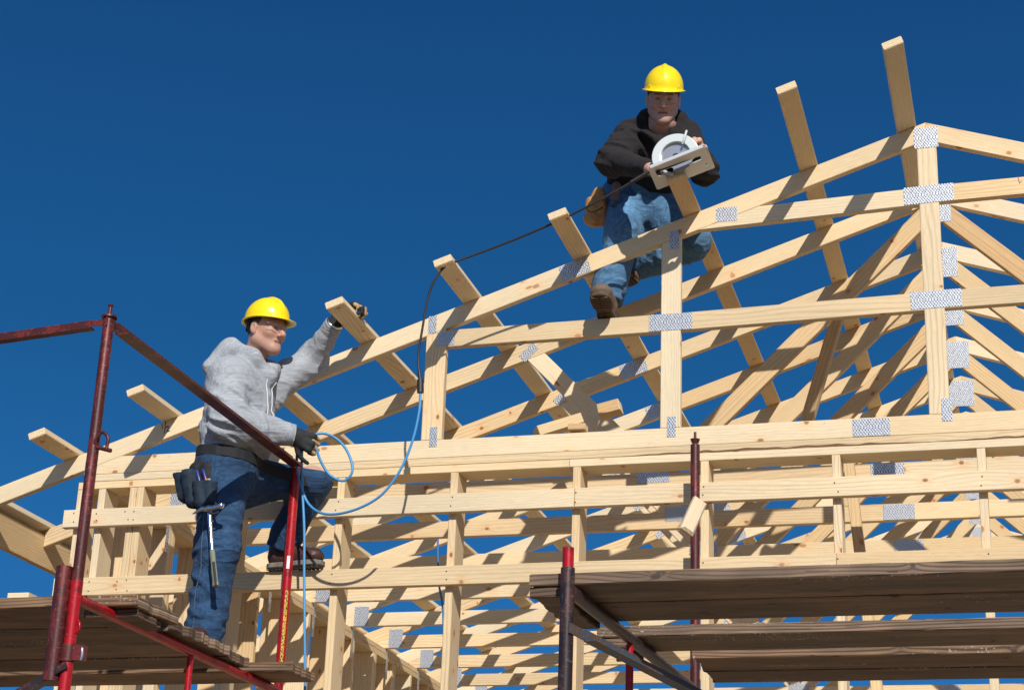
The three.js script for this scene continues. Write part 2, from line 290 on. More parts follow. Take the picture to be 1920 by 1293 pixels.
// the stepped gable truss in the wall plane
{
  const t = thing('gable_truss', 'stepped gable end truss with posts and level rails above the framed wall', 'roof truss', V(AX, BC0, 0));
  const bottom = clip(clip(rect(-4.46, 3.81, BC0, BC1), -M, 1, AY - CD - M * AX), M, 1, AY - CD + M * AX);
  member(t, 'bottom_chord', clip(bottom, 1, 0, -0.62), [1, 0], 0, PALE[0]); member(t, 'bottom_chord', clip(bottom, -1, 0, 0.619), [1, 0], 0, PALE[3]);
  for (const s of [-1, 1]) {
    const mx = (x) => (s < 0 ? x : 2 * AX - x), under = (P) => clip(P, s < 0 ? -M : M, 1, AY - CD + (s < 0 ? -M : M) * AX);
    const full = topChord(s), cut = mx(-1.99), q = s < 0 ? 1 : -1;
    member(t, 'top_chord', clip(full, -q, 0, -q * cut), [1, -s * M], 0, PALE[3]); member(t, 'top_chord', clip(full, q, 0, q * cut - 0.001), [1, -s * M], 0, PALE[0]);
    for (const [x0, x1] of [[-2.727, -2.625], [-1.574, -1.481]]) member(t, 'post', under(rect(Math.min(mx(x0), mx(x1)), Math.max(mx(x0), mx(x1)), BC1 + 0.0005, 4)), [0, 1], 0, pick(PALE));
    // level rails: lower from the outer post to the middle post and on to the king post, upper from its wedge tip to the king post
    const seg = (x0, x1, ya, yb, h, n) => { if (s > 0) { const d = yb - ya; ya = yb + d * 0.6; yb += d * 0.15; } const P = under(ccw([[x0, ya], [x1, yb], [x1, yb + h], [x0, ya + h]].map(([x, y]) => [mx(x), y]))); member(t, n, P, [1, 0], 0, pick(PALE)); };
    seg(-2.6245, -1.5745, 3.135, 3.142, 0.087, 'level_rail'); seg(-1.4805, -0.3695, 3.143, 3.162, 0.087, 'level_rail');
    seg(-1.40, -0.3695, 3.648, 3.686, 0.086, 'level_rail');
    const gz = (x, y, w, h, r = 0) => gusset(t, mx(x), y, w, h, s < 0 ? r : -r, 0);
    gz(-2.70, 3.255, 0.04, 0.088); gz(-2.628, 3.178, 0.088, 0.068); gz(-2.665, 2.682, 0.038, 0.098);
    gz(-1.995, roofY(-1.995) - CD / 2, 0.145, 0.078, 0.327); gz(-1.512, 3.605, 0.042, 0.095); gz(-1.528, 3.187, 0.205, 0.083); gz(-1.522, 2.672, 0.04, 0.098);
    gz(-1.262, 3.716, 0.1, 0.073); gz(-4.46, 2.615, 0.045, 0.075);
  }
  member(t, 'king_post', clip(clip(rect(-0.369, -0.280, BC1 + 0.0005, 4.2), -M, 1, AY - CD - M * AX), M, 1, AY - CD + M * AX), [0, 1], 0, PALE[2]);
  gusset(t, -0.325, 4.025, 0.11, 0.105, 0, 0); gusset(t, -0.325, 3.735, 0.225, 0.088, 0.03, 0); gusset(t, -0.315, 3.212, 0.225, 0.084, 0.015, 0); gusset(t, -0.292, 2.685, 0.045, 0.105, 0, 0); gusset(t, -0.622, 2.622, 0.165, 0.08, 0, 0);
}

// ---------------------------------------------------------------- purlins laid flat on the trusses, running back along the roof
const SL = Math.atan(M), sdir = V(Math.cos(SL), Math.sin(SL), 0), ndir = V(-Math.sin(SL), Math.cos(SL), 0);
{
  const rows = [[-5.124, -5.02, -0.02, 'purlin at the eave, above the fascia board'], [-4.606, -4.52, 0.345, 'lowest overhanging purlin, just above the heel of the gable truss'], [-4.087, -3.995, 0.385, 'second overhanging purlin up from the eave, beside the maroon scaffold post'],
    [-3.585, -3.50, 0.10, 'purlin partly hidden by the worker in the grey hoodie'], [-3.072, -2.975, 0.464, 'purlin held by the gloved hand of the worker in grey'], [-2.551, -2.46, 0.455, 'purlin with the black cord draped over its end'],
    [-2.003, -1.918, 0.466, 'purlin just left of the tan leather pouch, under the black cord'], [-1.468, -1.385, 0.395, 'purlin being cut by the circular saw'], [-0.913, -0.824, 0.766, 'long overhanging purlin between the saw and the ridge'], [-0.453, -0.362, 0.782, 'topmost purlin, standing out beside the ridge of the gable truss']];
  rows.forEach(([x0, x1, zn, label], i) => {
    const mid = (x0 + x1) / 2, a = V(mid, roofY(mid), zn).addScaledVector(ndir, 0.0192);
    const b = a.clone(); b.z = TZ(NT - 1) - 0.25;
    const g = board(a, b, sdir, 0.089, 0.038, 0.004);
    single('roof_purlin', g, i === 7 ? TAN[2] : PALE[[1, 3, 0, 4, 2, 0, 3, 1, 3, 1][i]], label, 'purlin', V(mid, roofY(mid), zn), 'flat purlins running back over the trusses');
  });
}
// fascia nailed to the rafter tails
single('fascia_board', board(V(-5.081, 2.39, 0.02), V(-5.081, 2.39, -7.4), V(0, 1, 0), 0.17, 0.038), TAN[0], 'fascia board nailed across the truss tails at the eave', 'fascia board', V(-5.081, 2.305, 0.02));

// ---------------------------------------------------------------- framed gable wall
const STUDX = [-4.507, -4.391, -4.222, -4.183, -3.675, -3.133, -2.57, -1.98, -1.388, -0.80, -0.176, 0.41, 0.995, 1.58, 2.165, 2.75, 3.335, 3.72];
{
  const t = thing('gable_wall_frame', 'stud wall frame with double top plate and two nailed level rails', 'wall frame', V(AX, -0.356, 0));
  const plate = (x0, x1, y0, y1, m, n = 'top_plate') => put(n, boxB(x0, x1, y0 + 0.0005, y1 - 0.0005, -0.14, 0), m, t);
  plate(-4.47, -3.06, 2.54, 2.578, PALE[1]); plate(-3.058, 0.9, 2.54, 2.578, PALE[4]); plate(0.902, 3.81, 2.54, 2.578, PALE[0]);
  plate(-4.507, -2.0, 2.502, 2.54, PALE[3]); plate(-1.998, 1.3, 2.502, 2.54, PALE[0]); plate(1.302, 3.81, 2.502, 2.54, PALE[1]);
  plate(-4.507, 3.81, -0.356, -0.318, PALE[1], 'bottom_plate');
  for (const x of STUDX) put('stud', boxB(x, x + 0.037, -0.3175, 2.5015, -0.14, -0.0005), pick(PALE), t);
  const rail = (x0, x1, y0, y1, m) => put('nailed_rail', boxB(x0, x1, y0, y1, 0.0005, 0.0385), m, t);
  rail(-4.548, -1.962, 2.3, 2.389, PALE[1]); rail(-1.96, 2.6, 2.3, 2.389, PALE[2]);
  rail(-4.556, -4.52, 1.957, 2.046, PALE[0]); rail(-4.518, -0.79, 1.957, 2.046, PALE[4]); rail(-0.788, 2.6, 1.957, 2.046, TAN[2]);
  const nails = []; for (const x of STUDX.slice(0, 12)) for (const y of [2.325, 2.366, 1.98, 2.022]) { const c = new THREE.CylinderGeometry(0.0035, 0.0035, 0.0015, 6).rotateX(Math.PI / 2); c.translate(x + rr(0.008, 0.03), y + rr(-0.006, 0.006), 0.0392); nails.push(c); }
  { // bark left along the edge of the upper plate
    const pos = [], idx = []; let n = 0;
    const run = (xa, xb, h) => { for (let x = xa; x <= xb; x += 0.02) { const k = sm(xa, xa + 0.3, x) * sm(xb, xb - 0.3, x), a = 0.5 + 0.5 * n3(x * 4, 1, 3), b = 0.5 + 0.5 * n3(x * 22, 2, 5), y0 = 2.5412 + 0.004 * b * k, y1 = y0 + 0.001 + h * k * (0.25 + a * b); pos.push(x, y0, 0.0012, x, y1, 0.0014); if (x > xa) idx.push(n - 2, n, n - 1, n - 1, n, n + 1); n += 2; } };
    run(-1.75, -0.35, 0.011); run(-0.33, 2.4, 0.014);
    const g = new THREE.BufferGeometry(); g.setAttribute('position', new THREE.Float32BufferAttribute(pos, 3)); g.setIndex(idx); g.computeVertexNormals();
    put('bark_edge', g, new THREE.MeshStandardMaterial({ color: new THREE.Color(0.16, 0.085, 0.045), roughness: 0.95 }), t);
  }
  put('nail_heads', mergeGeometries(nails), darkHole, t).userData.kind = 'stuff';
}
{ // wall under the eave, running back
  const t = thing('eave_wall_frame', 'stud wall frame running back under the eave with metal truss ties', 'wall frame', V(-4.43, -0.356, -0.2));
  put('top_plate', boardZ(-4.505, -4.365, 2.5405, 2.5775, -0.142, -7.7), PALE[4], t); put('top_plate', boardZ(-4.505, -4.365, 2.5025, 2.5395, -0.142, -7.7), TAN[2], t);
  put('bottom_plate', boardZ(-4.505, -4.365, -0.356, -0.318, -0.142, -7.7), PALE[0], t);
  for (let z = -0.35, i = 0; z > -7.6; z -= 0.405, i++) {
    const two = i % 4 === 1 || i % 7 === 3 ? 2 : 1;
    for (let q = 0; q < two; q++) put('stud', boxB(-4.505, -4.365, -0.3175, 2.502, z - 0.038 - q * 0.0385, z - q * 0.0385), pick([...PALE, ...TAN]), t);
  }
  for (let k = 1; k < NT; k++) {
    const z = TZ(k) - 0.052;
    const s = put('truss_tie', plainBox(0.0018, 0.24, 0.034).translate(-4.3635, 2.49, z), strapMat, t);
    const holes = []; for (let i = 0; i < 14; i++) { const c = new THREE.CylinderGeometry(0.0032, 0.0032, 0.001, 6).rotateZ(Math.PI / 2); c.translate(-4.3622, 2.385 + (i >> 1) * 0.034 + (i % 2) * 0.014, z + (i % 2 ? 0.008 : -0.008)); holes.push(c); }
    const h = mergeGeometries(holes), b = origin(s); h.translate(-b.x, -b.y, -b.z); const hm = new THREE.Mesh(h, darkHole); hm.name = 'nail_holes'; hm.userData.kind = 'stuff'; s.add(hm);
  }
}
// loose timbers and braces
{
  const a = pz(1577, 575, -0.86), b = pz(1509, 806, -1.05);
  single('temporary_brace', board(a, b, V(1, 0, 0.25), 0.062, 0.04), TAN[0], 'short leaning brace with dark shadow bars among the truss webs', 'brace', b);
  const c = pz(1592, 868, -0.62), d = pz(1650, 1330, -0.40);
  single('temporary_prop', board(c, d, V(1, 0, 0), 0.05, 0.085), TAN[0], 'leaning temporary prop inside the wall, behind the fourth stud from the ridge post', 'prop', d);
  single('wood_offcut', board(pz(1068, 803, -0.02), pz(1100, 802, -0.02), V(0, 0, 1), 0.06, 0.03), TAN[1], 'small reddish offcut lying on the gable truss bottom chord', 'offcut', pz(1084, 810, -0.02));
  single('wood_offcut', board(pz(1124, 773, -0.5), pz(1164, 762, -0.5), V(0, 1, 0), 0.058, 0.09), TAN[1], 'wood offcut block beside the leaning truss web', 'offcut', pz(1144, 780, -0.5));
  single('wood_offcut', board(pz(1006, 812, -0.25), pz(1088, 787, -0.35), V(0, 1, 0), 0.05, 0.09), TAN[2], 'sloping scrap board behind the small reddish offcut', 'offcut', pz(1046, 810, -0.3));
  single('falling_offcut', board(pz(1313, 938, 0.95), pz(1286, 998, 1.0), V(1, 0.3, -0.9), 0.06, 0.036, 0.01), PALE[1], 'pale sawn offcut falling past the maroon scaffold post', 'offcut', pz(1276, 1010, 1.0));
}

// ---------------------------------------------------------------- scaffolds
function plank(x0, x1, z0, z1, y1, th, m, label, group, tilt = 0) {
  const L = x1 - x0, W = (z0 - z1) / 2, N = Math.max(6, Math.round(L * 14)), pts = [], e = rr(0, 50), K = 12;     // worn outline: wavy edges, splintered ends
  for (let i = 0; i <= N; i++) { const x = i / N * L; pts.push([x, -W + 0.004 * (1 + n3(x * 6, e, 1)) * 0.6 + 0.0025 * n3(x * 30, e, 2)]); }
  for (let i = 1; i < K; i++) pts.push([L - 0.004 * rnd() - 0.009 * (1 + n3(i * 0.45, e, 5)) - (rnd() > 0.85 ? 0.012 : 0), -W + 2 * W * i / K]);
  for (let i = N; i >= 0; i--) { const x = i / N * L; pts.push([x, W - 0.004 * (1 + n3(x * 6, e, 3)) * 0.6 - 0.0025 * n3(x * 30, e, 4)]); }
  for (let i = K - 1; i > 0; i--) pts.push([0.004 * rnd() + 0.009 * (1 + n3(i * 0.45, e, 6)) + (rnd() > 0.85 ? 0.012 : 0), -W + 2 * W * i / K]);
  const g = new THREE.ExtrudeGeometry(new THREE.Shape(pts.map(([x, y]) => new THREE.Vector2(x, y))), { depth: th - 0.008, bevelEnabled: true, bevelSize: 0.004, bevelThickness: 0.004, bevelOffset: -0.004, bevelSegments: 1 }).translate(0, 0, -th / 2 + 0.004);
  { const p = g.attributes.position, n = g.attributes.normal, u = g.attributes.uv, ou = rnd(), ov = rnd(); for (let i = 0; i < p.count; i++) { const end = Math.abs(n.getX(i)) > 0.75, top = Math.abs(n.getZ(i)) > 0.6; u.setXY(i, (end ? p.getZ(i) * 0.3 : p.getX(i)) / 3.2 + ou, (top ? p.getY(i) : p.getZ(i) + 0.31) / 0.8 + ov); } g.clearGroups(); m = Array.isArray(m) ? m[0] : m; }
  g.rotateX(-Math.PI / 2); g.rotateZ(tilt); g.translate(x0, y1 - th / 2, (z0 + z1) / 2);
  return single('scaffold_plank', g, m, label, 'plank', V(x0, y1 - th, (z0 + z1) / 2), group);
}
const RT = 0.021, BZ = 0.15, NZ = 2.0, BARY = 1.443;
function angleIron(a, b, leg = 0.045, th = 0.006, up = V(0, 1, 0)) {   // L section with flattened ends
  const d = b.clone().sub(a), L = d.length(); d.normalize(); const s = V().crossVectors(up, d).normalize(), n = V().crossVectors(d, s);
  const A = plainBox(L - 0.12, leg, th, 0.3).translate(L / 2, -leg / 2, 0), B = plainBox(L - 0.12, th, leg, 0.3).translate(L / 2, -leg + th / 2, leg / 2 + th / 2 + 0.0002);
  const e1 = plainBox(0.11, leg * 0.8, th, 0.3).translate(0.03, -leg / 2, 0.0003), e2 = plainBox(0.11, leg * 0.8, th, 0.3).translate(L - 0.03, -leg / 2, 0.0003);
  return mergeGeometries([A, B, e1, e2]).applyMatrix4(new THREE.Matrix4().makeBasis(d, n, s.negate()).setPosition(a));
}
{ // left scaffold
  const NZ = 2.09, BZ = 0.27, near = V(-3.272, 1.43, NZ), back = V(-3.237, 1.43, BZ), top = 2.51, BARY = 1.438;
  const t = thing('scaffold', 'red and maroon scaffold frame with angle guard rails beside the worker in grey', 'scaffold', V(-3.3, -1.6, 1.05));
  const dark = put('upright', pole(V(near.x, 1.5, NZ), V(near.x, top, NZ), RT), MAROON, t); dark.userData.label = 'maroon upper upright';
  put('upright', pole(V(near.x, -1.6, NZ), V(near.x, 1.5, NZ), RT + 0.001), RED, t).userData.label = 'bright red lower upright';
  put('upright', pole(V(back.x, -1.6, BZ), V(back.x, top - 0.02, BZ), RT), RED, t);
  put('socket_tube', pole(V(near.x - 0.05, 1.14, NZ + 0.01), V(near.x - 0.05, 1.55, NZ + 0.01), 0.03), MAROON, t);
  put('cross_bar', pole(V(near.x, BARY, NZ - RT), V(back.x, BARY, BZ + RT), RT - 0.001), RED, t);
  put('cross_bar', pole(V(near.x, 0.6, NZ - RT), V(back.x, 0.6, BZ + RT), RT - 0.001), RED, t);
  const mid = V(-3.254, BARY - RT, 1.15); put('web_tube', pole(V(mid.x, 0.6, mid.z), mid, 0.013), RED, t);
  put('guard_rail', angleIron(V(near.x + 0.004, top + 0.006, NZ), V(back.x + 0.004, top - 0.0, BZ), 0.05, 0.006), MAROON, t);
  const far = pz(-260, 662, NZ); put('guard_rail', angleIron(V(near.x - 0.01, top - 0.004, NZ + 0.012), far, 0.03, 0.005), MAROON, t);
  put('pin_cap', mergeGeometries([new THREE.CylinderGeometry(0.03, 0.03, 0.008, 16).translate(near.x, top + 0.004, NZ), new THREE.CylinderGeometry(0.008, 0.008, 0.04, 10).translate(near.x, top + 0.024, NZ), new THREE.CylinderGeometry(0.012, 0.008, 0.01, 10).translate(near.x, top + 0.048, NZ)]), MAROON, t);
  put('pin_cap', mergeGeometries([new THREE.CylinderGeometry(0.024, 0.024, 0.008, 16).translate(back.x, top - 0.015, BZ), new THREE.CylinderGeometry(0.007, 0.007, 0.05, 10).translate(back.x, top + 0.008, BZ)]), MAROON, t);
  const hook = tubeGeo([V(0, 0, 0), V(0.0, 0.02, 0.012), V(0.025, 0.05, 0.012), V(0.05, 0.03, 0.012), V(0.05, -0.015, 0.012)].map((p) => p.add(V(near.x + RT * 0.7, 2.0, NZ + 0.008))), 0.0065, 20, 8);
  put('rail_hook', mergeGeometries([hook, new THREE.CylinderGeometry(0.008, 0.008, 0.06, 10).rotateZ(1.3).translate(near.x + 0.055, 1.985, NZ + 0.02)]), MAROON, t);
  put('collar_clamp', mergeGeometries([new THREE.CylinderGeometry(0.028, 0.028, 0.06, 18, 1, false), plainBox(0.05, 0.055, 0.03, 0.3).translate(0.04, 0, 0)]).translate(near.x, 1.24, NZ), MAROON, t);
  put('clamp_hook', tubeGeo([V(0.062, 0, 0.02), V(0.066, -0.005, 0.026), V(0.068, -0.03, 0.026), V(0.064, -0.045, 0.024)].map((p) => p.add(V(near.x, 1.255, NZ))), 0.005, 12, 8), ZINC, t);
  put('lock_pin', tubeGeo([V(RT, 0.012, 0), V(RT + 0.012, 0.0, 0.008), V(RT + 0.014, -0.022, 0.008), V(RT + 0.004, -0.034, 0.004)].map((p) => p.add(V(near.x, 1.345, NZ))), 0.0055, 14, 8), RED, t);
  const cb = angleIron(pz(110, 1245, NZ + 0.03), pz(-60, 1345, NZ + 0.03), 0.03, 0.005); put('cross_brace', cb, BROWN, t);
  // yellow warning strip on the wall-side upright
  put('warning_strip', new THREE.CylinderGeometry(RT + 0.0012, RT + 0.0012, 0.34, 12, 1, true, 0.25, 0.65).translate(back.x, 1.72, BZ), new THREE.MeshStandardMaterial({ map: dataTex(64, 256, (u, v, c) => { const k = pn(u * 8, v * 90, 8, 90, 9) > 0.55 ? 0.25 : 1; c[0] = 214 * k; c[1] = 172 * k; c[2] = 30 * k; }), roughness: 0.5 }), t);
  put('price_sticker', plainBox(0.014, 0.06, 0.001, 0.06).rotateY(0.35).translate(back.x + 0.008, 2.02, BZ + RT + 0.0005), new THREE.MeshStandardMaterial({ color: new THREE.Color(0.7, 0.68, 0.66), roughness: 0.5 }), t).name = 'sticker';
  const G = 'weathered planks of the scaffold under the worker in grey', L = (s) => 'weathered scaffold plank ' + s;
  plank(-6.4, -3.145, 1.86, 1.51, 1.505, 0.042, OLDW[2], L('with a frayed dark end, outermost beside the bright red upright'), G);
  plank(-6.4, -3.19, 1.505, 1.20, 1.504, 0.042, OLDW[1], L('second in from the bright red upright'), G);
  plank(-6.4, -3.185, 1.195, 0.93, 1.506, 0.042, OLDW[0], L('under the standing foot of the worker in grey'), G);
  plank(-6.4, -3.2, 0.925, 0.69, 1.503, 0.042, OLDW[3], L('just beyond the standing foot'), G);
  plank(-6.4, -3.03, 0.62, 0.36, 1.5, 0.042, OLDW[2], L('next to the wall with its end standing out past the rest'), G);
  plank(-3.38, -3.16, 1.82, 1.56, 1.460, 0.03, OLDW[3], L('short cleat under the frayed end'), G);
  single('wood_offcut', board(pz(22, 1122, 1.5), pz(62, 1121, 1.5), V(0, 1, 0), 0.028, 0.08), PALE[1], 'pale offcut lying on the weathered planks behind the bright red upright', 'offcut', pz(42, 1124, 1.5));
}
{ // right scaffold
  const near = V(-1.48, 0, NZ + 0.03), back = V(-1.385, 0, BZ);
  const t = thing('scaffold', 'brown scaffold frame with a bright red pin top under the grey planks', 'scaffold', V(-1.43, -1.6, 1.05));
  put('upright', pole(V(near.x, -1.6, near.z), V(near.x, 1.505, near.z), 0.024), BROWN, t); put('spigot', pole(V(near.x, 1.505, near.z), V(near.x, 1.575, near.z), 0.0195), RED, t).userData.label = 'bright red spigot';
  put('upright', pole(V(back.x, -1.6, BZ), V(back.x, 2.53, BZ), RT), MAROON, t);
  put('pin_cap', mergeGeometries([new THREE.CylinderGeometry(0.022, 0.016, 0.016, 16).translate(back.x, 2.548, BZ), new THREE.CylinderGeometry(0.006, 0.006, 0.04, 10).translate(back.x, 2.57, BZ)]), MAROON, t);
  put('cross_bar', pole(V(near.x + 0.004, BARY - 0.01, near.z - 0.024), V(back.x, BARY - 0.005, BZ + RT), 0.022), BROWN, t);
  put('cross_bar', pole(V(near.x, 0.6, near.z - 0.024), V(back.x, 0.6, BZ + RT), 0.021), BROWN, t);
  const m = near.clone().lerp(back, 0.43); put('web_tube', pole(V(m.x, 0.6, m.z), V(m.x, BARY - 0.03, m.z), 0.015), RED, t);
  put('cross_brace', angleIron(V(near.x + 0.028, 1.315, near.z), pz(1345, 1308, 1.25), 0.042, 0.006), BLUERUST, t);
  const G = 'weathered grey planks of the scaffold in front of the wall', L = (s) => 'grey weathered scaffold plank ' + s;
  plank(-1.63, 2.6, 1.975, 1.70, 1.505, 0.042, OLDW[0], L('with paint flecks, outermost beside the bright red pin top'), G);
  plank(-1.60, 2.6, 1.695, 1.40, 1.503, 0.042, OLDW[1], L('second in from the bright red pin top'), G);
  plank(-1.585, 2.6, 1.14, 0.85, 1.504, 0.042, OLDW[0], L('between two open gaps'), G);
  plank(-1.3, 2.6, 0.70, 0.45, 1.504, 0.042, OLDW[2], L('with a tan sawn edge'), G); plank(-1.3, 2.6, 0.445, 0.20, 1.502, 0.042, OLDW[3], L('next to the wall rails'), G);
  plank(-1.63, -1.50, 1.96, 1.45, 1.462, 0.038, OLDW[3], L('short cleat under the paint flecked planks'), G); plank(-1.57, -1.46, 1.13, 0.86, 1.461, 0.038, OLDW[1], L('short cleat under the single plank between the gaps'), G);
}
// ---------------------------------------------------------------- soft shapes: distance fields meshed by surface nets
const smin = (a, b, k) => { const h = Math.max(k - Math.abs(a - b), 0) / k; return Math.min(a, b) - h * h * k * 0.25; };
const cap = (a, b, ra, rb = ra) => { const bx = b.x - a.x, by = b.y - a.y, bz = b.z - a.z, q = 1 / (bx * bx + by * by + bz * bz || 1e-9); return (x, y, z) => { const px = x - a.x, p2 = y - a.y, p3 = z - a.z, h = clamp((px * bx + p2 * by + p3 * bz) * q, 0, 1); return Math.hypot(px - bx * h, p2 - by * h, p3 - bz * h) - (ra + (rb - ra) * h); }; };
const ell = (c, r) => { const m = Math.min(r.x, r.y, r.z); return (x, y, z) => { const k = Math.hypot((x - c.x) / r.x, (y - c.y) / r.y, (z - c.z) / r.z); return (k - 1) * m * (k > 1.6 ? 1 : 1); }; };
const union = (k, ...f) => (x, y, z) => { let d = f[0](x, y, z); for (let i = 1; i < f.length; i++) d = smin(d, f[i](x, y, z), k); return d; };
function sdfMesh(f, lo, hi, cell) {
  const nx = Math.ceil((hi.x - lo.x) / cell) + 1, ny = Math.ceil((hi.y - lo.y) / cell) + 1, nz = Math.ceil((hi.z - lo.z) / cell) + 1, S = 5;
  const val = new Float32Array(nx * ny * nz).fill(1), at = (i, j, k) => (k * ny + j) * nx + i;
  for (let k0 = 0; k0 < nz; k0 += S) for (let j0 = 0; j0 < ny; j0 += S) for (let i0 = 0; i0 < nx; i0 += S) {
    const c = f(lo.x + (i0 + S / 2) * cell, lo.y + (j0 + S / 2) * cell, lo.z + (k0 + S / 2) * cell), far = Math.abs(c) > cell * S * 1.7 + 0.012;
    for (let k = k0; k < Math.min(nz, k0 + S); k++) for (let j = j0; j < Math.min(ny, j0 + S); j++) for (let i = i0; i < Math.min(nx, i0 + S); i++) val[at(i, j, k)] = far ? c : f(lo.x + i * cell, lo.y + j * cell, lo.z + k * cell);
  }
  const id = new Int32Array(nx * ny * nz).fill(-1), pos = [], index = [];
  const E = [[0, 1], [2, 3], [4, 5], [6, 7], [0, 2], [1, 3], [4, 6], [5, 7], [0, 4], [1, 5], [2, 6], [3, 7]];
  for (let k = 0; k < nz - 1; k++) for (let j = 0; j < ny - 1; j++) for (let i = 0; i < nx - 1; i++) {
    const v = []; let neg = 0;
    for (let c = 0; c < 8; c++) { const q = val[at(i + (c & 1), j + ((c >> 1) & 1), k + (c >> 2))]; v.push(q); if (q < 0) neg++; }
    if (!neg || neg === 8) continue;
    let x = 0, y = 0, z = 0, n = 0;
    for (const [a, b] of E) if ((v[a] < 0) !== (v[b] < 0)) { const t = v[a] / (v[a] - v[b]); x += (a & 1) + ((b & 1) - (a & 1)) * t; y += ((a >> 1) & 1) + (((b >> 1) & 1) - ((a >> 1) & 1)) * t; z += (a >> 2) + ((b >> 2) - (a >> 2)) * t; n++; }
    id[at(i, j, k)] = pos.length / 3; pos.push(lo.x + (i + x / n) * cell, lo.y + (j + y / n) * cell, lo.z + (k + z / n) * cell);
  }
  const quad = (a, b, c, d, flip) => { if (a < 0 || b < 0 || c < 0 || d < 0) return; if (flip) index.push(a, c, b, a, d, c); else index.push(a, b, c, a, c, d); };
  for (let k = 1; k < nz - 1; k++) for (let j = 1; j < ny - 1; j++) for (let i = 1; i < nx - 1; i++) {
    const s = val[at(i, j, k)] < 0;
    if (s !== val[at(i + 1, j, k)] < 0) quad(id[at(i, j - 1, k - 1)], id[at(i, j, k - 1)], id[at(i, j, k)], id[at(i, j - 1, k)], !s);
    if (s !== val[at(i, j + 1, k)] < 0) quad(id[at(i - 1, j, k - 1)], id[at(i - 1, j, k)], id[at(i, j, k)], id[at(i, j, k - 1)], !s);
    if (s !== val[at(i, j, k + 1)] < 0) quad(id[at(i - 1, j - 1, k)], id[at(i, j - 1, k)], id[at(i, j, k)], id[at(i - 1, j, k)], !s);
  }
  const g = new THREE.BufferGeometry(); g.setAttribute('position', new THREE.Float32BufferAttribute(pos, 3)); g.setIndex(index);
  const uv = new Float32Array(pos.length / 3 * 2); for (let i = 0; i < pos.length / 3; i++) { uv[2 * i] = (pos[3 * i] * 0.8 + pos[3 * i + 2] * 0.75) / 0.3; uv[2 * i + 1] = (pos[3 * i + 1] + 0.2 * pos[3 * i + 2]) / 0.3; }
  g.setAttribute('uv', new THREE.BufferAttribute(uv, 2)); g.computeVertexNormals(); return g;
}
function paint(g, f) { const p = g.attributes.position, c = new Float32Array(p.count * 3), o = [0, 0, 0]; for (let i = 0; i < p.count; i++) { f(p.getX(i), p.getY(i), p.getZ(i), o); c.set(o, i * 3); } g.setAttribute('color', new THREE.BufferAttribute(c, 3)); return g; }
const bounds = (pts, pad) => { const b = new THREE.Box3().setFromPoints(pts); b.expandByScalar(pad); return [b.min, b.max]; };
// cloth folds: gathered across a limb near its joint
const folds = (joints, amp) => (x, y, z) => { let s = 0.004 * n3(x * 9, y * 9, z * 9, 3) + 0.0025 * n3(x * 24, y * 24, z * 24, 5); for (const [c, dir, r, a = 1] of joints) { const dx = x - c.x, dy = y - c.y, dz = z - c.z, q = (dx * dx + dy * dy + dz * dz) / (r * r); if (q < 4) { const t = (dx * dir.x + dy * dir.y + dz * dir.z) * 15, wx = 1.1 * n3(x * 7, y * 7, z * 7, 21), r1 = 1 - 2.2 * Math.abs(n3(x * 5 + dir.x * t + wx, y * 5 + dir.y * t, z * 5 + dir.z * t, 9)), r2 = 1 - 2.2 * Math.abs(n3(x * 9 + dir.x * t * 1.9, y * 9 + dir.y * t * 1.9 + wx, z * 9 + dir.z * t * 1.9, 13)); s += a * amp * Math.exp(-q * 0.9) * (0.75 * r1 + 0.35 * r2); } } return s; };

const cloth = (a, b, seed, sc) => dataTex(256, 256, (u, v, c) => { const n = (pn(u * 128, v * 128, 128, 128, seed) - 0.5) * 0.7 + (pn(u * 50 * sc, v * 30, 50 * sc, 30, seed + 1) - 0.5) * 0.6 + (pn(u * 8, v * 8, 8, 8, seed + 2) - 0.5) * 0.2; for (let i = 0; i < 3; i++) c[i] = a[i] + (b[i] - a[i]) * (0.5 + n); });
const WRINKLE = dataTex(512, 512, (u, v, c) => { const w = 0.5 * pn(u * 4, v * 4, 4, 4, 31), f = (a, b, s) => 1 - Math.abs(2 * pn(u * a + w * 2, v * b + w, a, b, s) - 1); const k = 0.5 * f(6, 5, 32) ** 2 + 0.3 * f(11, 9, 33) ** 2 + 0.12 * f(24, 20, 34) + 0.08 * pn(u * 200, v * 200, 200, 200, 35); c[0] = c[1] = c[2] = 255 * k; }, { srgb: false });
const HEATHER = new THREE.MeshPhysicalMaterial({ bumpMap: WRINKLE, bumpScale: 0.005, map: cloth([138, 142, 147], [172, 176, 181], 61, 1), roughness: 0.95, sheen: 0.1, sheenRoughness: 0.6 });
const BLACKFLEECE = new THREE.MeshPhysicalMaterial({ bumpMap: WRINKLE, bumpScale: 0.005, map: cloth([22, 19, 19], [36, 32, 32], 71, 1), roughness: 0.95, sheen: 0.08, sheenRoughness: 0.6, sheenColor: new THREE.Color(0.2, 0.18, 0.18) });
const DENIM1 = new THREE.MeshStandardMaterial({ bumpMap: WRINKLE, bumpScale: 0.007, map: cloth([22, 48, 78], [50, 82, 114], 81, 1), roughness: 0.95, vertexColors: true });
const DENIM2 = new THREE.MeshStandardMaterial({ bumpMap: WRINKLE, bumpScale: 0.008, map: cloth([58, 92, 122], [92, 130, 160], 91, 1), roughness: 0.95, vertexColors: true });
const SKIN = new THREE.MeshPhysicalMaterial({ vertexColors: true, roughness: 0.55 });
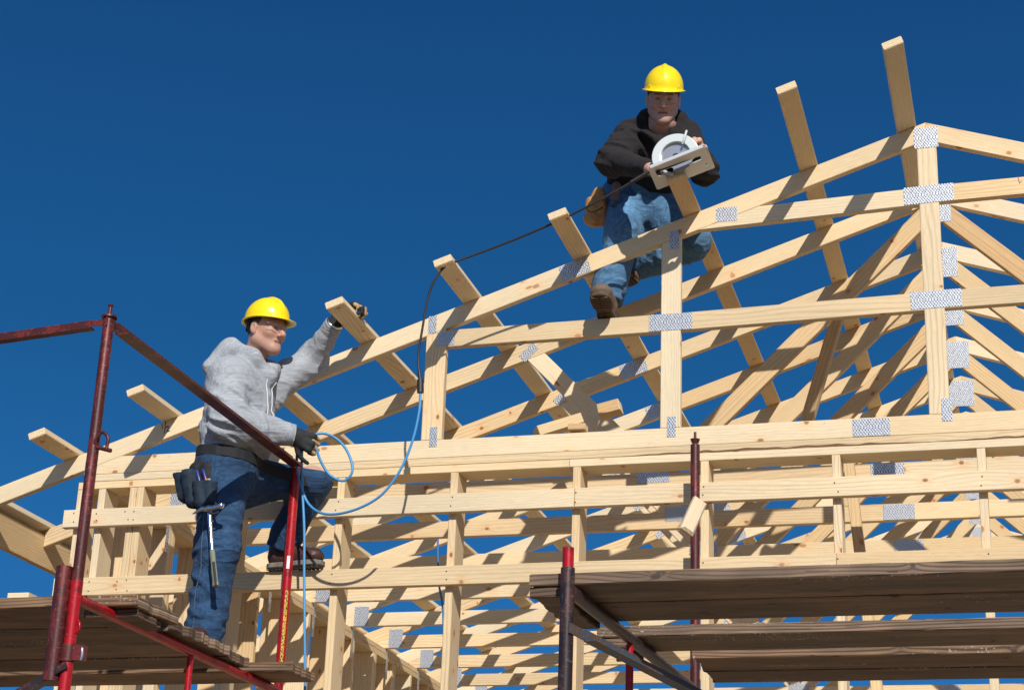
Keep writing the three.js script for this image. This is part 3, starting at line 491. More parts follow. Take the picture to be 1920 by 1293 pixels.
const YELLOW = new THREE.MeshPhysicalMaterial({ map: dataTex(512, 512, (u, v, c) => { const sc = sm(0.78, 0.84, pn(u * 60 + 6 * pn(u * 5, v * 5, 5, 5, 2), v * 18, 60, 18, 8)) * pn(u * 6, v * 6, 6, 6, 5), d = sm(0.62, 0.8, pn(u * 14, v * 14, 14, 14, 3)) * 0.1; c[0] = 248 - 30 * sc - 40 * d; c[1] = 218 - 30 * sc - 50 * d; c[2] = 8 + 46 * sc + 10 * d; }), roughnessMap: dataTex(256, 256, (u, v, c) => { c[1] = c[0] = c[2] = 110 + 110 * pn(u * 20, v * 20, 20, 20, 6) * pn(u * 90, v * 40, 90, 40, 7); }, { srgb: false }), roughness: 0.62, clearcoat: 0.25, clearcoatRoughness: 0.25 });
const BLACK = new THREE.MeshStandardMaterial({ color: new THREE.Color(0.014, 0.014, 0.016), roughness: 0.75 });
const NYLON = new THREE.MeshStandardMaterial({ map: cloth([14, 15, 18], [36, 38, 42], 101, 1), roughness: 0.8 });
const TEALNYLON = new THREE.MeshStandardMaterial({ map: cloth([12, 26, 40], [28, 48, 66], 111, 1), roughness: 0.8 });
const LEATHER = new THREE.MeshStandardMaterial({ map: cloth([150, 102, 52], [206, 156, 92], 121, 1), roughness: 0.7 });
const BOOT = new THREE.MeshStandardMaterial({ map: cloth([52, 28, 24], [86, 50, 42], 131, 1), roughness: 0.5 });
const BOOT2 = new THREE.MeshStandardMaterial({ map: cloth([92, 74, 60], [126, 104, 84], 136, 1), roughness: 0.75 });
const SOLE = new THREE.MeshStandardMaterial({ map: cloth([96, 92, 84], [136, 130, 118], 141, 1), roughness: 0.85 });
const SOLE2 = new THREE.MeshStandardMaterial({ map: cloth([78, 62, 48], [106, 88, 70], 146, 1), roughness: 0.85 });
const GLOVE = new THREE.MeshStandardMaterial({ vertexColors: true, roughness: 0.8 });
const HAIR = new THREE.MeshStandardMaterial({ color: new THREE.Color(0.05, 0.035, 0.028), roughness: 0.75 });
const LENS = new THREE.MeshPhysicalMaterial({ color: new THREE.Color(1, 1, 1), transmission: 1, thickness: 0, roughness: 0.03, ior: 1.5 });
const CHROME = new THREE.MeshStandardMaterial({ color: new THREE.Color(0.78, 0.78, 0.78), metalness: 1, roughness: 0.22 });

// head frame: x to the person's left, y up, z out of the face
function headFrame(c, face, up = V(0, 1, 0)) { const z = face.clone().normalize(), x = V().crossVectors(up, z).normalize(), y = V().crossVectors(z, x); return new THREE.Matrix4().makeBasis(x, y, z).setPosition(c).scale(V(0.94, 0.94, 0.94)); }
const headSDF = (() => {
  const a = union(0.03, ell(V(0, 0.035, -0.012), V(0.077, 0.1, 0.097)), ell(V(0, -0.038, 0.022), V(0.063, 0.088, 0.076)), cap(V(0.05, -0.062, 0.0), V(0.012, -0.1, 0.066), 0.026, 0.026), cap(V(-0.05, -0.062, 0.0), V(-0.012, -0.1, 0.066), 0.026, 0.026), cap(V(0, -0.06, -0.025), V(0, -0.2, -0.06), 0.058, 0.064));
  const brow = cap(V(-0.036, 0.026, 0.077), V(0.036, 0.026, 0.077), 0.0155), nose = cap(V(0, 0.014, 0.094), V(0, -0.026, 0.119), 0.009, 0.0145), wing = cap(V(-0.012, -0.032, 0.104), V(0.012, -0.032, 0.104), 0.0105), lip1 = cap(V(-0.02, -0.059, 0.086), V(0.02, -0.059, 0.086), 0.008), lip2 = cap(V(-0.016, -0.071, 0.086), V(0.016, -0.071, 0.086), 0.008), ck1 = ell(V(0.04, -0.022, 0.064), V(0.024, 0.024, 0.024)), ck2 = ell(V(-0.04, -0.022, 0.064), V(0.024, 0.024, 0.024)), chin = ell(V(0, -0.102, 0.078), V(0.02, 0.018, 0.018));
  const e1 = cap(V(0.031, 0.007, 0.108), V(0.034, 0.007, 0.108), 0.019), e2 = cap(V(-0.031, 0.007, 0.108), V(-0.034, 0.007, 0.108), 0.019), ball1 = ell(V(0.031, 0.006, 0.077), V(0.0125, 0.0115, 0.0125)), ball2 = ell(V(-0.031, 0.006, 0.077), V(0.0125, 0.0115, 0.0125));
  const ears = [1, -1].map((s) => union(0.006, ell(V(s * 0.081, -0.004, -0.012), V(0.011, 0.033, 0.02)), ell(V(s * 0.079, -0.028, -0.006), V(0.009, 0.012, 0.011)))), conch = [1, -1].map((s) => ell(V(s * 0.094, -0.002, -0.008), V(0.009, 0.017, 0.010)));
  return (x, y, z) => { let d = a(x, y, z); for (const f of [brow, ck1, ck2, chin]) d = smin(d, f(x, y, z), 0.022); d = -smin(-d, Math.min(e1(x, y, z), e2(x, y, z)), 0.014); d = smin(d, nose(x, y, z), 0.012); d = smin(d, wing(x, y, z), 0.006); d = Math.min(smin(d, lip1(x, y, z), 0.006), smin(d, lip2(x, y, z), 0.006)); d = Math.min(d, ball1(x, y, z), ball2(x, y, z)); for (let i = 0; i < 2; i++) { d = smin(d, ears[i](x, y, z), 0.008); d = -smin(-d, conch[i](x, y, z), 0.005); } return d; };
})();
function headGeo(skin, lips, brows) {
  const g = sdfMesh(headSDF, V(-0.105, -0.235, -0.135), V(0.105, 0.15, 0.145), 0.0034);
  return paint(g, (x, y, z, o) => {
    const n = 1 + 0.06 * n3(x * 60, y * 60, z * 60) + 0.05 * n3(x * 160, y * 160, z * 160, 4), ax = Math.abs(x); let c = skin.map((v) => v * n);
    const mix = (k, t) => { c = c.map((v, i) => v + (k[i] - v) * t); };
    mix([skin[0] * 1.04, skin[1] * 0.78, skin[2] * 0.74], 0.6 * Math.max(Math.exp(-((ax - 0.044) ** 2 + (y + 0.02) ** 2) / 0.0006), z > 0.1 ? Math.exp(-((y + 0.026) ** 2) / 0.0003) : 0));
    mix(lips, z > 0.07 && ax < 0.026 ? sm(0.011, 0.005, Math.abs(y + 0.065)) * 0.75 : 0); if (z > 0.08 && ax < 0.022 && Math.abs(y + 0.065) < 0.0022) mix([0.1, 0.03, 0.03], 0.8);
    mix(brows, z > 0.06 && ax > 0.012 && ax < 0.05 ? 0.75 * sm(0.008, 0.003, Math.abs(y - 0.031 + 0.1 * (ax - 0.03) ** 2 * 20)) : 0);
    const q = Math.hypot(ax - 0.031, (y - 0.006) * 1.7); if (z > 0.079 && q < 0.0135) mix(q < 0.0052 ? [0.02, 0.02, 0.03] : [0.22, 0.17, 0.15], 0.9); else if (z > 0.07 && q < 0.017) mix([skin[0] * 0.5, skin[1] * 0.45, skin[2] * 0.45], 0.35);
    mix([skin[0] * 0.72, skin[1] * 0.72, skin[2] * 0.75], y < -0.05 && z > 0 && !(ax < 0.026 && Math.abs(y + 0.065) < 0.011) ? 0.35 * (0.6 + 0.6 * n3(x * 300, y * 300, z * 300, 8)) * sm(-0.045, -0.07, y) : 0);   // beard stubble
    o[0] = c[0]; o[1] = c[1]; o[2] = c[2];
  });
}
function hairGeo(front) { const shell = (x, y, z) => { const d = ell(V(0, 0.035, -0.012), V(0.0835, 0.106, 0.104))(x, y, z); const lim = Math.max(z - (y > 0.03 ? front : 0.012), -0.062 - y + (z < -0.03 ? 0 : 0.05) * sm(-0.05, 0.0, z)); return Math.max(d + 0.002 * n3(x * 130, y * 60, z * 130), lim, Math.hypot(Math.abs(x) - 0.085, (y + 0.004) * 0.75, z + 0.01) < 0.026 ? 0.004 : -1); }; return sdfMesh(shell, V(-0.1, -0.1, -0.14), V(0.1, 0.155, 0.12), 0.004); }
function hatGeo() {                                              // cap style hard hat: ribbed dome, small gutter, visor in front
  const NU = 96, prof = [], pos = [], idx = [];
  for (let i = 0; i <= 16; i++) prof.push([Math.sin(i / 16 * 1.5), Math.cos(i / 16 * 1.5), 0]);
  const rows = [...prof.map(([r, h]) => (t) => { const ca = Math.cos(t), sa = Math.sin(t); const rib = 0.0075 * Math.exp(-((r * sa * 0.11) ** 2) / 0.00018) * (ca > 0 ? 1 : 0.8) * sm(1.02, 0.6, r * (ca > 0 ? 1 : 0.9)); const k = 1 + (r > 0.05 ? rib / 0.13 : rib / 0.13); return [r * sa * 0.113 * k, h * 0.132 * k + (r < 0.3 ? rib * 0.2 : 0), r * ca * 0.136 * k - 0.006]; }),
    ...[[1.0, -0.012, 0], [1.045, -0.018, 0], [1.07, -0.013, 0.15], [1.085, -0.012, 0.45], [1.085, -0.018, 1], [1.075, -0.0215, 1], [1.04, -0.021, 0.4], [0.985, -0.016, 0], [0.97, 0.0, 0]].map(([r, h, e]) => (t) => { const ca = Math.cos(t), sa = Math.sin(t), f = Math.pow(Math.max(0, ca), 1.4) * e; return [r * sa * 0.113 + sa * 0.003 * e, h - 0.012 * f + 0.006 * e * Math.pow(Math.abs(sa), 4), r * ca * 0.136 + 0.046 * f - 0.006 - 0.004 * e * (ca < 0 ? 1 : 0)]; })];
  for (const R of rows) for (let j = 0; j <= NU; j++) pos.push(...R(j / NU * 6.283185));
  for (let i = 0; i < rows.length - 1; i++) for (let j = 0; j < NU; j++) { const a = i * (NU + 1) + j, b = a + NU + 1; idx.push(a, b, a + 1, a + 1, b, b + 1); }
  const g = new THREE.BufferGeometry(); g.setAttribute('position', new THREE.Float32BufferAttribute(pos, 3)); g.setIndex(idx); g.setAttribute('uv', new THREE.Float32BufferAttribute(Float32Array.from({ length: pos.length / 3 * 2 }, (_, i) => { const q = (i >> 1) * 3; return i & 1 ? pos[q + 1] * 3.3 + pos[q + 2] : pos[q] * 3.3 + pos[q + 2] * 1.3; }), 2)); g.computeVertexNormals(); return g;
}
function wear(person, M4, opts) {                                 // hat, liner, glasses, hair on a head
  const hat = put('hard_hat', hatGeo().scale(0.9, 0.9, 0.9).rotateX(-0.1 + (opts.hatTilt || 0)).translate(0, 0.058, -0.004).applyMatrix4(M4), YELLOW, person);
  const lug = (x, z) => plainBox(0.026, 0.02, 0.012).rotateY(Math.atan2(x, z)).translate(x, 0.062, z).applyMatrix4(M4);
  put('slot_lug', lug(0.076, 0.078), YELLOW, hat); put('slot_lug', lug(-0.076, 0.078), YELLOW, hat);
  put('headband', new THREE.CylinderGeometry(1, 1, 0.05, 40, 1, true, Math.PI * 0.5, Math.PI).scale(0.084, 1, 0.104).translate(0, 0.045, -0.008).applyMatrix4(M4), BLACK, hat);
  if (opts.nape) put('nape_strap', new THREE.CylinderGeometry(0.085, 0.083, 0.055, 24, 1, true, Math.PI * 0.62, Math.PI * 0.76).scale(1, 1, 1.24).translate(0, 0.018, -0.012).applyMatrix4(M4), BLACK, hat);
  put('hair', hairGeo(opts.hairFront ?? 0.055).applyMatrix4(M4), opts.hair || HAIR, person);
  const L = new THREE.CylinderGeometry(0.084, 0.08, 0.042, 40, 3, true, -1.12, 2.24), p = L.attributes.position;
  for (let i = 0; i < p.count; i++) { const x = p.getX(i), y = p.getY(i), z = p.getZ(i); let yy = y; if (Math.abs(x) < 0.014 && y < 0) yy = y * 0.2; if (Math.abs(x) > 0.05) yy = y * (1 - (Math.abs(x) - 0.05) * 12); p.setXYZ(i, x, yy, z * 0.86 + 0.034); }
  L.computeVertexNormals(); const gl = put('safety_glasses', L.translate(0, 0.006, 0).applyMatrix4(M4), LENS, person);
  { const rim = (yy) => { const a = []; for (let i = 0; i <= 16; i++) { const t = -1.1 + 2.2 * i / 16, x = 0.083 * Math.sin(t), nose = yy < 0 && Math.abs(x) < 0.016 ? 0.25 : 1, w = Math.abs(x) > 0.05 ? 1 - (Math.abs(x) - 0.05) * 12 : 1; a.push(V(x, 0.006 + yy * nose * w, 0.083 * Math.cos(t) * 0.86 + 0.035)); } return tubeGeo(a, 0.0015, 40, 6); };
    put('rim', mergeGeometries([rim(0.021), rim(-0.021)]).applyMatrix4(M4), new THREE.MeshStandardMaterial({ color: new THREE.Color(0.4, 0.41, 0.42), roughness: 0.25 }), gl); }
  for (const s of [1, -1]) put('temple', mergeGeometries([tubeGeo([V(s * 0.0755, 0.012, 0.062), V(s * 0.081, 0.012, 0.02), V(s * 0.082, 0.008, -0.02), V(s * 0.08, -0.008, -0.036)], 0.0022, 10, 6).applyMatrix4(M4)]), LENS, gl);
}
// hand: frame x towards the fingers, z out of the back of the hand, y to the thumb side
function handCaps(o, xd, zd, curl, thumb, side, s = 1) {
  const x = xd.clone().normalize(), z = zd.clone().addScaledVector(x, -zd.dot(x)).normalize(), y = V().crossVectors(z, x).multiplyScalar(side);
  const P = (a, b, c) => o.clone().addScaledVector(x, a * s).addScaledVector(y, b * s).addScaledVector(z, c * s), fingers = [], pts = [];
  const palm = [cap(P(0, 0.008, 0), P(0.082, 0.03, 0.002), 0.020 * s, 0.0145 * s), cap(P(0, -0.008, 0), P(0.078, -0.028, 0), 0.020 * s, 0.0135 * s), cap(P(0.01, 0, 0), P(0.084, 0.004, 0.003), 0.020 * s, 0.0145 * s), cap(P(0.01, 0.02, -0.008), P(0.05, 0.034, -0.012), 0.017 * s, 0.013 * s)];
  const F4 = [[0.031, 0.07, 0.0092], [0.0105, 0.078, 0.0095], [-0.0105, 0.072, 0.0091], [-0.03, 0.057, 0.0082]];
  F4.forEach(([yy, len, r], i) => { const c = [].concat(curl[i]); let a = 0, q = P(0.084 - Math.abs(yy - 0.01) * 0.15, yy, 0.0), sp = (yy) * 0.25; [0.44, 0.31, 0.25].forEach((f, k) => { a += c[k] ?? c[c.length - 1]; const d = V(0, 0, 0).addScaledVector(x, Math.cos(a)).addScaledVector(z, -Math.sin(a)).addScaledVector(y, sp * Math.max(0, Math.cos(a))); const e = q.clone().addScaledVector(d.normalize(), len * f * 1.08 * s); fingers.push(cap(q, e, (r - k * 0.0006) * s, (r - 0.0006 - k * 0.0006) * s)); q = e; pts.push(q); }); });
  let q = P(0.028, 0.03, -0.008); const td = thumb; [[0.036, 0.0125], [0.03, 0.0105], [0.024, 0.0092]].forEach(([l, r], k) => { const d = V(0, 0, 0).addScaledVector(x, td[k][0]).addScaledVector(y, td[k][1]).addScaledVector(z, td[k][2]).normalize(), e = q.clone().addScaledVector(d, l * s); fingers.push(cap(q, e, r * s, (r - 0.0015) * s)); q = e; pts.push(q); });
  const palmF = union(0.012 * s, ...palm), fing = (a, b, c) => { let d = 9; for (const f of fingers) d = Math.min(d, f(a, b, c)); return d; };
  return { f: (a, b, c) => smin(palmF(a, b, c), fing(a, b, c), 0.006 * s), fing, pts: [...pts, P(0, 0, 0), P(-0.03, 0, 0)], P, x, y, z };
}
function bootGeo(M4, toeUp = 0) {                                  // x to the toe, y up from the ground
  const f = union(0.03, cap(V(0.05, 0.062, 0), V(0.225, 0.052, 0), 0.042, 0.04), cap(V(0.05, 0.07, 0), V(0.052, 0.17, 0), 0.046, 0.05), cap(V(0.1, 0.1, 0), V(0.18, 0.06, 0), 0.042, 0.038), ell(V(0.23, 0.055, 0), V(0.052, 0.036, 0.046)));
  const up = (x, y, z) => Math.max(f(x, y, z) + 0.0015 * n3(x * 60, y * 60, z * 60), 0.028 - y, y - 0.19);
  return sdfMesh(up, V(-0.02, 0.01, -0.08), V(0.31, 0.2, 0.08), 0.005).applyMatrix4(M4);
}
function soleGeo(M4) {
  const s = new THREE.Shape(); const half = (x) => 0.04 + 0.008 * sm(0.1, 0.2, x) - 0.006 * Math.exp(-((x - 0.12) ** 2) / 0.001); const pts = [];
  for (let i = 0; i <= 12; i++) { const a = Math.PI / 2 + i / 12 * Math.PI; pts.push([0.04 + 0.042 * Math.cos(a), 0.041 * Math.sin(a)]); }
  for (let i = 1; i < 10; i++) { const x = 0.04 + 0.185 * i / 10; pts.push([x, -half(x)]); }
  for (let i = 0; i <= 14; i++) { const a = -Math.PI / 2 + i / 14 * Math.PI; pts.push([0.23 + 0.058 * Math.cos(a), 0.048 * Math.sin(a)]); }
  for (let i = 9; i > 0; i--) { const x = 0.04 + 0.185 * i / 10; pts.push([x, half(x)]); }
  pts.forEach(([x, y], i) => (i ? s.lineTo(x, y) : s.moveTo(x, y)));
  const g = new THREE.ExtrudeGeometry(s, { depth: 0.018, bevelEnabled: true, bevelSize: 0.003, bevelThickness: 0.003, bevelSegments: 1, curveSegments: 4 }).rotateX(-Math.PI / 2).translate(0, 0.010, 0), parts = [g.toNonIndexed ? g : g];
  const lugs = []; for (let i = 0; i < 13; i++) for (const q of [-1, 1]) { const x = 0.012 + i * 0.021, w = half(x) * 0.82; if (i === 5 || i === 6) continue; lugs.push(new THREE.BoxGeometry(0.0125, 0.008, w * 0.86).translate(x, 0.004, q * w * 0.52).toNonIndexed()); }
  return mergeGeometries([g, ...lugs].map((q) => { const r = q.index ? q.toNonIndexed() : q; return r; })).applyMatrix4(M4);
}
function band(f, axis, y, tilt, h, th, N = 64, off = 0.003) {     // belt that follows a garment
  const pos = [], idx = [];
  for (let j = 0; j <= N; j++) { const a = j / N * 6.283185, dx = Math.cos(a), dz = Math.sin(a); let best = 0; for (let r = 0.4; r > 0.02; r -= 0.003) { const yy = y + tilt(dx * r, dz * r); if (f(axis.x + dx * r, yy, axis.z + dz * r) < off) { best = r; break; } } const yy = y + tilt(dx * best, dz * best); for (const [r, q] of [[best, -h], [best + th, -h], [best + th, h], [best, h]]) pos.push(axis.x + dx * r, yy + q, axis.z + dz * r); }
  for (let j = 0; j < N; j++) for (let q = 0; q < 4; q++) { const a = j * 4 + q, b = j * 4 + (q + 1) % 4; idx.push(a, b, a + 4, b, b + 4, a + 4); }
  const g = new THREE.BufferGeometry(); g.setAttribute('position', new THREE.Float32BufferAttribute(pos, 3)); g.setAttribute('uv', new THREE.Float32BufferAttribute(new Float32Array(pos.length / 3 * 2), 2)); g.setIndex(idx); return g.toNonIndexed ? (() => { const q = g.toNonIndexed(); q.computeVertexNormals(); return q; })() : g;
}
const denimTone = (worn) => (x, y, z, o) => { let k = 0.88 + 0.1 * n3(x * 13, y * 13, z * 13, 6) + 0.12 * n3(x * 45, y * 30, z * 45, 7); for (const [c, r, a] of worn) { const q = ((x - c.x) ** 2 + (y - c.y) ** 2 + (z - c.z) ** 2) / (r * r); k += a * Math.exp(-q) * (0.7 + 0.5 * n3(x * 70, y * 70, z * 70, 12)); } o[0] = k * 0.96; o[1] = k; o[2] = k * 1.02; };
function limbDir(a, b) { return b.clone().sub(a).normalize(); }

// ---------------------------------------------------------------- worker in the grey hoodie
{
  const J = { pel: V(-3.475, 2.43, 0.46), hR: V(-3.47, 2.36, 0.55), hL: V(-3.455, 2.39, 0.37), kR: V(-3.415, 1.99, 0.655), aR: V(-3.435, 1.60, 0.66), kL: pz(586, 897, 0.105), aL: pz(524, 1035, 0.05), chest: V(-3.47, 2.77, 0.45), neck: V(-3.465, 2.93, 0.43),
    sR: V(-3.465, 2.815, 0.605), eR: V(-3.415, 2.575, 0.66), wR: pz(545, 815, 0.5), sL: V(-3.405, 2.86, 0.29), eL: pz(583, 676, 0.13), wL: pz(624, 611, 0.255), head: pz(499, 620, 0.42) };
  const person = thing('person', 'worker in grey hoodie and yellow hard hat, one boot up on the wall rail', 'person', V(-3.435, 1.505, 0.66));
  const HM = headFrame(J.head, V(0.90, -0.15, 0.30), V(0.02, 1, 0.04)).scale(V(1.0, 0.97, 1.0));
  // figure under the clothes
  const figF = union(0.05, cap(V(-3.47, 2.42, 0.40), V(-3.47, 2.42, 0.52), 0.115), cap(J.pel, J.chest, 0.115, 0.125), cap(J.sR, J.sL, 0.065), cap(J.chest, J.neck, 0.1, 0.055), cap(J.sR, J.eR, 0.045, 0.038), cap(J.eR, J.wR, 0.037, 0.026), cap(J.sL, J.eL, 0.045, 0.038), cap(J.eL, J.wL, 0.037, 0.026), cap(J.hR, J.kR, 0.075, 0.05), cap(J.kR, J.aR, 0.05, 0.034), cap(J.hL, J.kL, 0.075, 0.05), cap(J.kL, J.aL, 0.05, 0.034));
  const fig = sdfMesh(figF, ...bounds([J.wR, J.wL, J.aR, J.aL, J.neck, J.pel, J.kL, V(-3.47, 2.42, 0.52)], 0.15), 0.012); paint(fig, (x, y, z, o) => { o[0] = 0.5; o[1] = 0.29; o[2] = 0.21; });
  const hg = headGeo([0.50, 0.28, 0.20], [0.36, 0.14, 0.11], [0.13, 0.08, 0.05]).applyMatrix4(HM);
  put('body', mergeGeometries([fig, hg]), SKIN, person);
  // jeans
  const legs = union(0.05, cap(V(-3.475, 2.41, 0.40), V(-3.475, 2.41, 0.53), 0.138), cap(J.hR, J.kR, 0.118, 0.088), cap(J.kR, J.aR, 0.088, 0.078), cap(J.hL, J.kL, 0.115, 0.086), cap(J.kL, J.aL, 0.084, 0.072));
  const lf = folds([[J.kR.clone().add(V(0, 0.03, 0)), V(-0.25, 0.95, 0.1), 0.11], [J.kL, V(0.5, 0.8, 0), 0.08], [V(-3.44, 2.36, 0.45), V(0.75, -0.65, 0), 0.12, 1.1], [J.aR.clone().add(V(0, 0.06, 0)), V(0, 1, 0.1), 0.1, 1.2], [J.aL.clone().add(V(0, 0.08, 0)), V(0.4, 1, 0), 0.07], [V(-3.42, 2.18, 0.68), V(0.8, -0.5, 0.1), 0.13, 0.7], [V(-3.42, 1.8, 0.7), V(0.5, 0.8, 0.1), 0.13, 0.8]], 0.024);
  const dR = limbDir(J.kR, J.aR), dL = limbDir(J.kL, J.aL);
  const jeans = (x, y, z) => { let d = legs(x, y, z); if (d > 0.08) return d; d -= lf(x, y, z); const cR = (x - J.aR.x) * dR.x + (y - J.aR.y) * dR.y + (z - J.aR.z) * dR.z, cL = (x - J.aL.x) * dL.x + (y - J.aL.y) * dL.y + (z - J.aL.z) * dL.z; if (y < 1.75) d = Math.max(d, cR - 0.025); else if (y < 2.2 && z < 0.25) d = Math.max(d, cL + 0.012); return Math.max(d, y - 2.49); };
  const jm = put('jeans', paint(sdfMesh(jeans, ...bounds([J.pel, J.kR, J.aR, J.kL, J.aL, V(-3.47, 2.42, 0.53)], 0.18), 0.0075), denimTone([[V(-3.36, 2.06, 0.7), 0.11, 0.35], [V(-3.36, 2.25, 0.62), 0.12, 0.2], [V(-3.42, 1.72, 0.72), 0.12, 0.18], [J.kL, 0.1, 0.2]])), DENIM1, person);
  const onCloth = (f, p, dir) => { const q = p.clone(), d = dir.clone().normalize(); for (let i = 0; i < 300; i++) { if (f(q.x, q.y, q.z) > 0.001) break; q.addScaledVector(d, 0.002); } return q; };
  // outer seam, hem and pocket stitching of the standing leg
  { const pts = []; for (let i = 0; i <= 14; i++) { const t = i / 14, p = t < 0.5 ? J.hR.clone().lerp(J.kR, t * 2) : J.kR.clone().lerp(J.aR, t * 2 - 1); pts.push(onCloth(jeans, p, V(-0.28, 0, 1))); } put('seam', tubeGeo(pts, 0.0028, 40, 6), DENIM1B(), jm); }
  // hoodie
  const torso = union(0.07, cap(V(-3.475, 2.475, 0.385), V(-3.465, 2.77, 0.37), 0.122, 0.11), cap(V(-3.475, 2.475, 0.53), V(-3.465, 2.76, 0.54), 0.122, 0.112), cap(V(-3.455, 2.83, 0.35), V(-3.475, 2.83, 0.56), 0.1), cap(V(-3.42, 2.60, 0.42), V(-3.43, 2.75, 0.44), 0.115, 0.1));
  const arms = union(0.045, cap(J.sR, J.eR, 0.082, 0.074), cap(J.eR, J.wR, 0.073, 0.05)), armL = union(0.04, cap(J.sL, J.eL, 0.085, 0.072), cap(J.eL, J.wL, 0.072, 0.044));
  const hood = union(0.07, cap(V(-3.598, 2.90, 0.37), V(-3.598, 2.90, 0.53), 0.036), cap(V(-3.545, 2.975, 0.37), V(-3.545, 2.975, 0.51), 0.036), cap(V(-3.57, 2.94, 0.44), V(-3.53, 2.86, 0.44), 0.07, 0.08), cap(V(-3.51, 3.015, 0.50), V(-3.395, 2.94, 0.515), 0.034, 0.028), cap(V(-3.51, 3.015, 0.36), V(-3.365, 2.935, 0.36), 0.034, 0.028), cap(V(-3.395, 2.94, 0.515), V(-3.335, 2.865, 0.44), 0.028, 0.023), cap(V(-3.365, 2.935, 0.36), V(-3.335, 2.865, 0.44), 0.028, 0.023));
  const neckHole = cap(V(-3.46, 2.9, 0.43), V(-3.41, 3.06, 0.42), 0.055, 0.075), dA = limbDir(J.eR, J.wR), dB = limbDir(J.eL, J.wL);
  const hf = folds([[J.eR, V(0.4, 0.9, 0), 0.13, 1.25], [J.eR.clone().lerp(J.wR, 0.5), V(0.8, 0.5, -0.3), 0.09], [J.sR.clone().lerp(J.eR, 0.55), V(0.5, 0.8, 0.2), 0.1, 0.9], [V(-3.48, 2.5, 0.5), V(0.2, 1, 0), 0.14], [V(-3.38, 2.63, 0.5), V(0.5, 0.8, 0), 0.13, 0.8], [J.eL, V(0.6, 0.5, 0), 0.11, 0.9], [J.sL.clone().add(V(0.03, -0.04, 0)), V(0.3, 0.9, 0), 0.1, 0.9], [V(-3.56, 2.68, 0.5), V(0.6, 0.75, 0.1), 0.14, 0.8]], 0.028);
  const hoodF = (x, y, z) => { let d = torso(x, y, z); const a = arms(x, y, z), b = armL(x, y, z); if (Math.min(d, a, b) > 0.15) return Math.min(d, a, b) - 0.05; d = smin(smin(d, a, 0.028), b, 0.045); d = smin(d, hood(x, y, z), 0.03); d -= hf(x, y, z); d = Math.max(d, (x - J.wR.x) * dA.x + (y - J.wR.y) * dA.y + (z - J.wR.z) * dA.z + 0.005, -9); if ((x - J.wL.x) * dB.x + (y - J.wL.y) * dB.y + (z - J.wL.z) * dB.z > -0.01 && x > -3.25 && z < 0.4) d = Math.max(d, (x - J.wL.x) * dB.x + (y - J.wL.y) * dB.y + (z - J.wL.z) * dB.z); d = Math.max(d, 2.375 + 0.06 * sm(-3.45, -3.6, x) - y); return -smin(-d, neckHole(x, y, z), 0.01); };
  // the cut plane of the right cuff must not touch the left arm
  const hoodF2 = (x, y, z) => { if (y > 2.72 && x > -3.36 && z < 0.42) { let d = smin(torso(x, y, z), armL(x, y, z), 0.045); d = smin(d, hood(x, y, z), 0.012) - hf(x, y, z); const c = (x - J.wL.x) * dB.x + (y - J.wL.y) * dB.y + (z - J.wL.z) * dB.z; d = Math.max(d, c); return -smin(-d, neckHole(x, y, z), 0.01); } return hoodF(x, y, z); };
  const hm = put('hoodie', sdfMesh(hoodF2, ...bounds([J.eR, J.wR, J.eL, J.wL, V(-3.62, 2.9, 0.5), V(-3.5, 2.38, 0.5), J.sR, J.sL], 0.14), 0.0072), HEATHER, person);
  const out = (p, d) => onCloth(hoodF2, p, d);
  for (const [a, b, zz] of [[0.455, 0.46, 0], [0.40, 0.415, 0]]) { const pts = []; for (let i = 0; i <= 8; i++) pts.push(out(V(-3.44, 2.84 - i * 0.028, a + (b - a) * i / 8), V(1, 0, 0.25)).add(V(0.004, 0, 0))); put('drawstring', tubeGeo(pts, 0.0035, 24, 6), new THREE.MeshStandardMaterial({ color: new THREE.Color(0.55, 0.56, 0.57), roughness: 0.9 }), hm); }
  for (const [w, d, r] of [[J.wR, dA, 0.051], [J.wL, dB, 0.046]]) { const c = new THREE.CylinderGeometry(r, r * 1.04, 0.05, 28, 6, false), pp = c.attributes.position; for (let i = 0; i < pp.count; i++) { const a = Math.atan2(pp.getZ(i), pp.getX(i)), k = 1 + 0.025 * Math.sin(a * 28); pp.setX(i, pp.getX(i) * k); pp.setZ(i, pp.getZ(i) * k); } c.computeVertexNormals(); c.applyQuaternion(new THREE.Quaternion().setFromUnitVectors(V(0, 1, 0), d)); const p = w.clone().addScaledVector(d, -0.012); put('cuff', c.translate(p.x, p.y, p.z), HEATHER, hm); }
  wear(person, HM, { nape: true, hairFront: 0.02 });
  // gloves
  const gp = (f, tan, c0) => (x, y, z, o) => { const t = f(x, y, z), n = 1 + 0.15 * n3(x * 90, y * 90, z * 90); if (t < 0.0025 && tan(x, y, z)) { o[0] = 0.42 * n; o[1] = 0.28 * n; o[2] = 0.13 * n; } else { o[0] = o[1] = o[2] = 0.014 * n; } };
  const hR = handCaps(J.wR.clone().addScaledVector(dA, 0.012), V(0.85, -0.35, -0.25), V(-0.1, 0.1, 1), [[0.75, 1.25, 0.8], [0.8, 1.3, 0.8], [0.85, 1.3, 0.85], [0.9, 1.3, 0.9]], [[0.6, 0.85, -0.1], [0.85, 0.45, -0.35], [0.9, 0.1, -0.5]], -1, 1.13);
  const gR = union(0.02, hR.f, cap(J.wR, J.wR.clone().addScaledVector(dA, 0.03), 0.036, 0.033));
  put('glove', paint(sdfMesh(gR, ...bounds(hR.pts, 0.05), 0.0042), gp(hR.fing, (x, y, z) => (x - hR.P(0.09, 0, 0).x) > -0.012 || y > 2.565)), GLOVE, person).userData.label = 'black glove with tan fingertips gripping the blue cord';
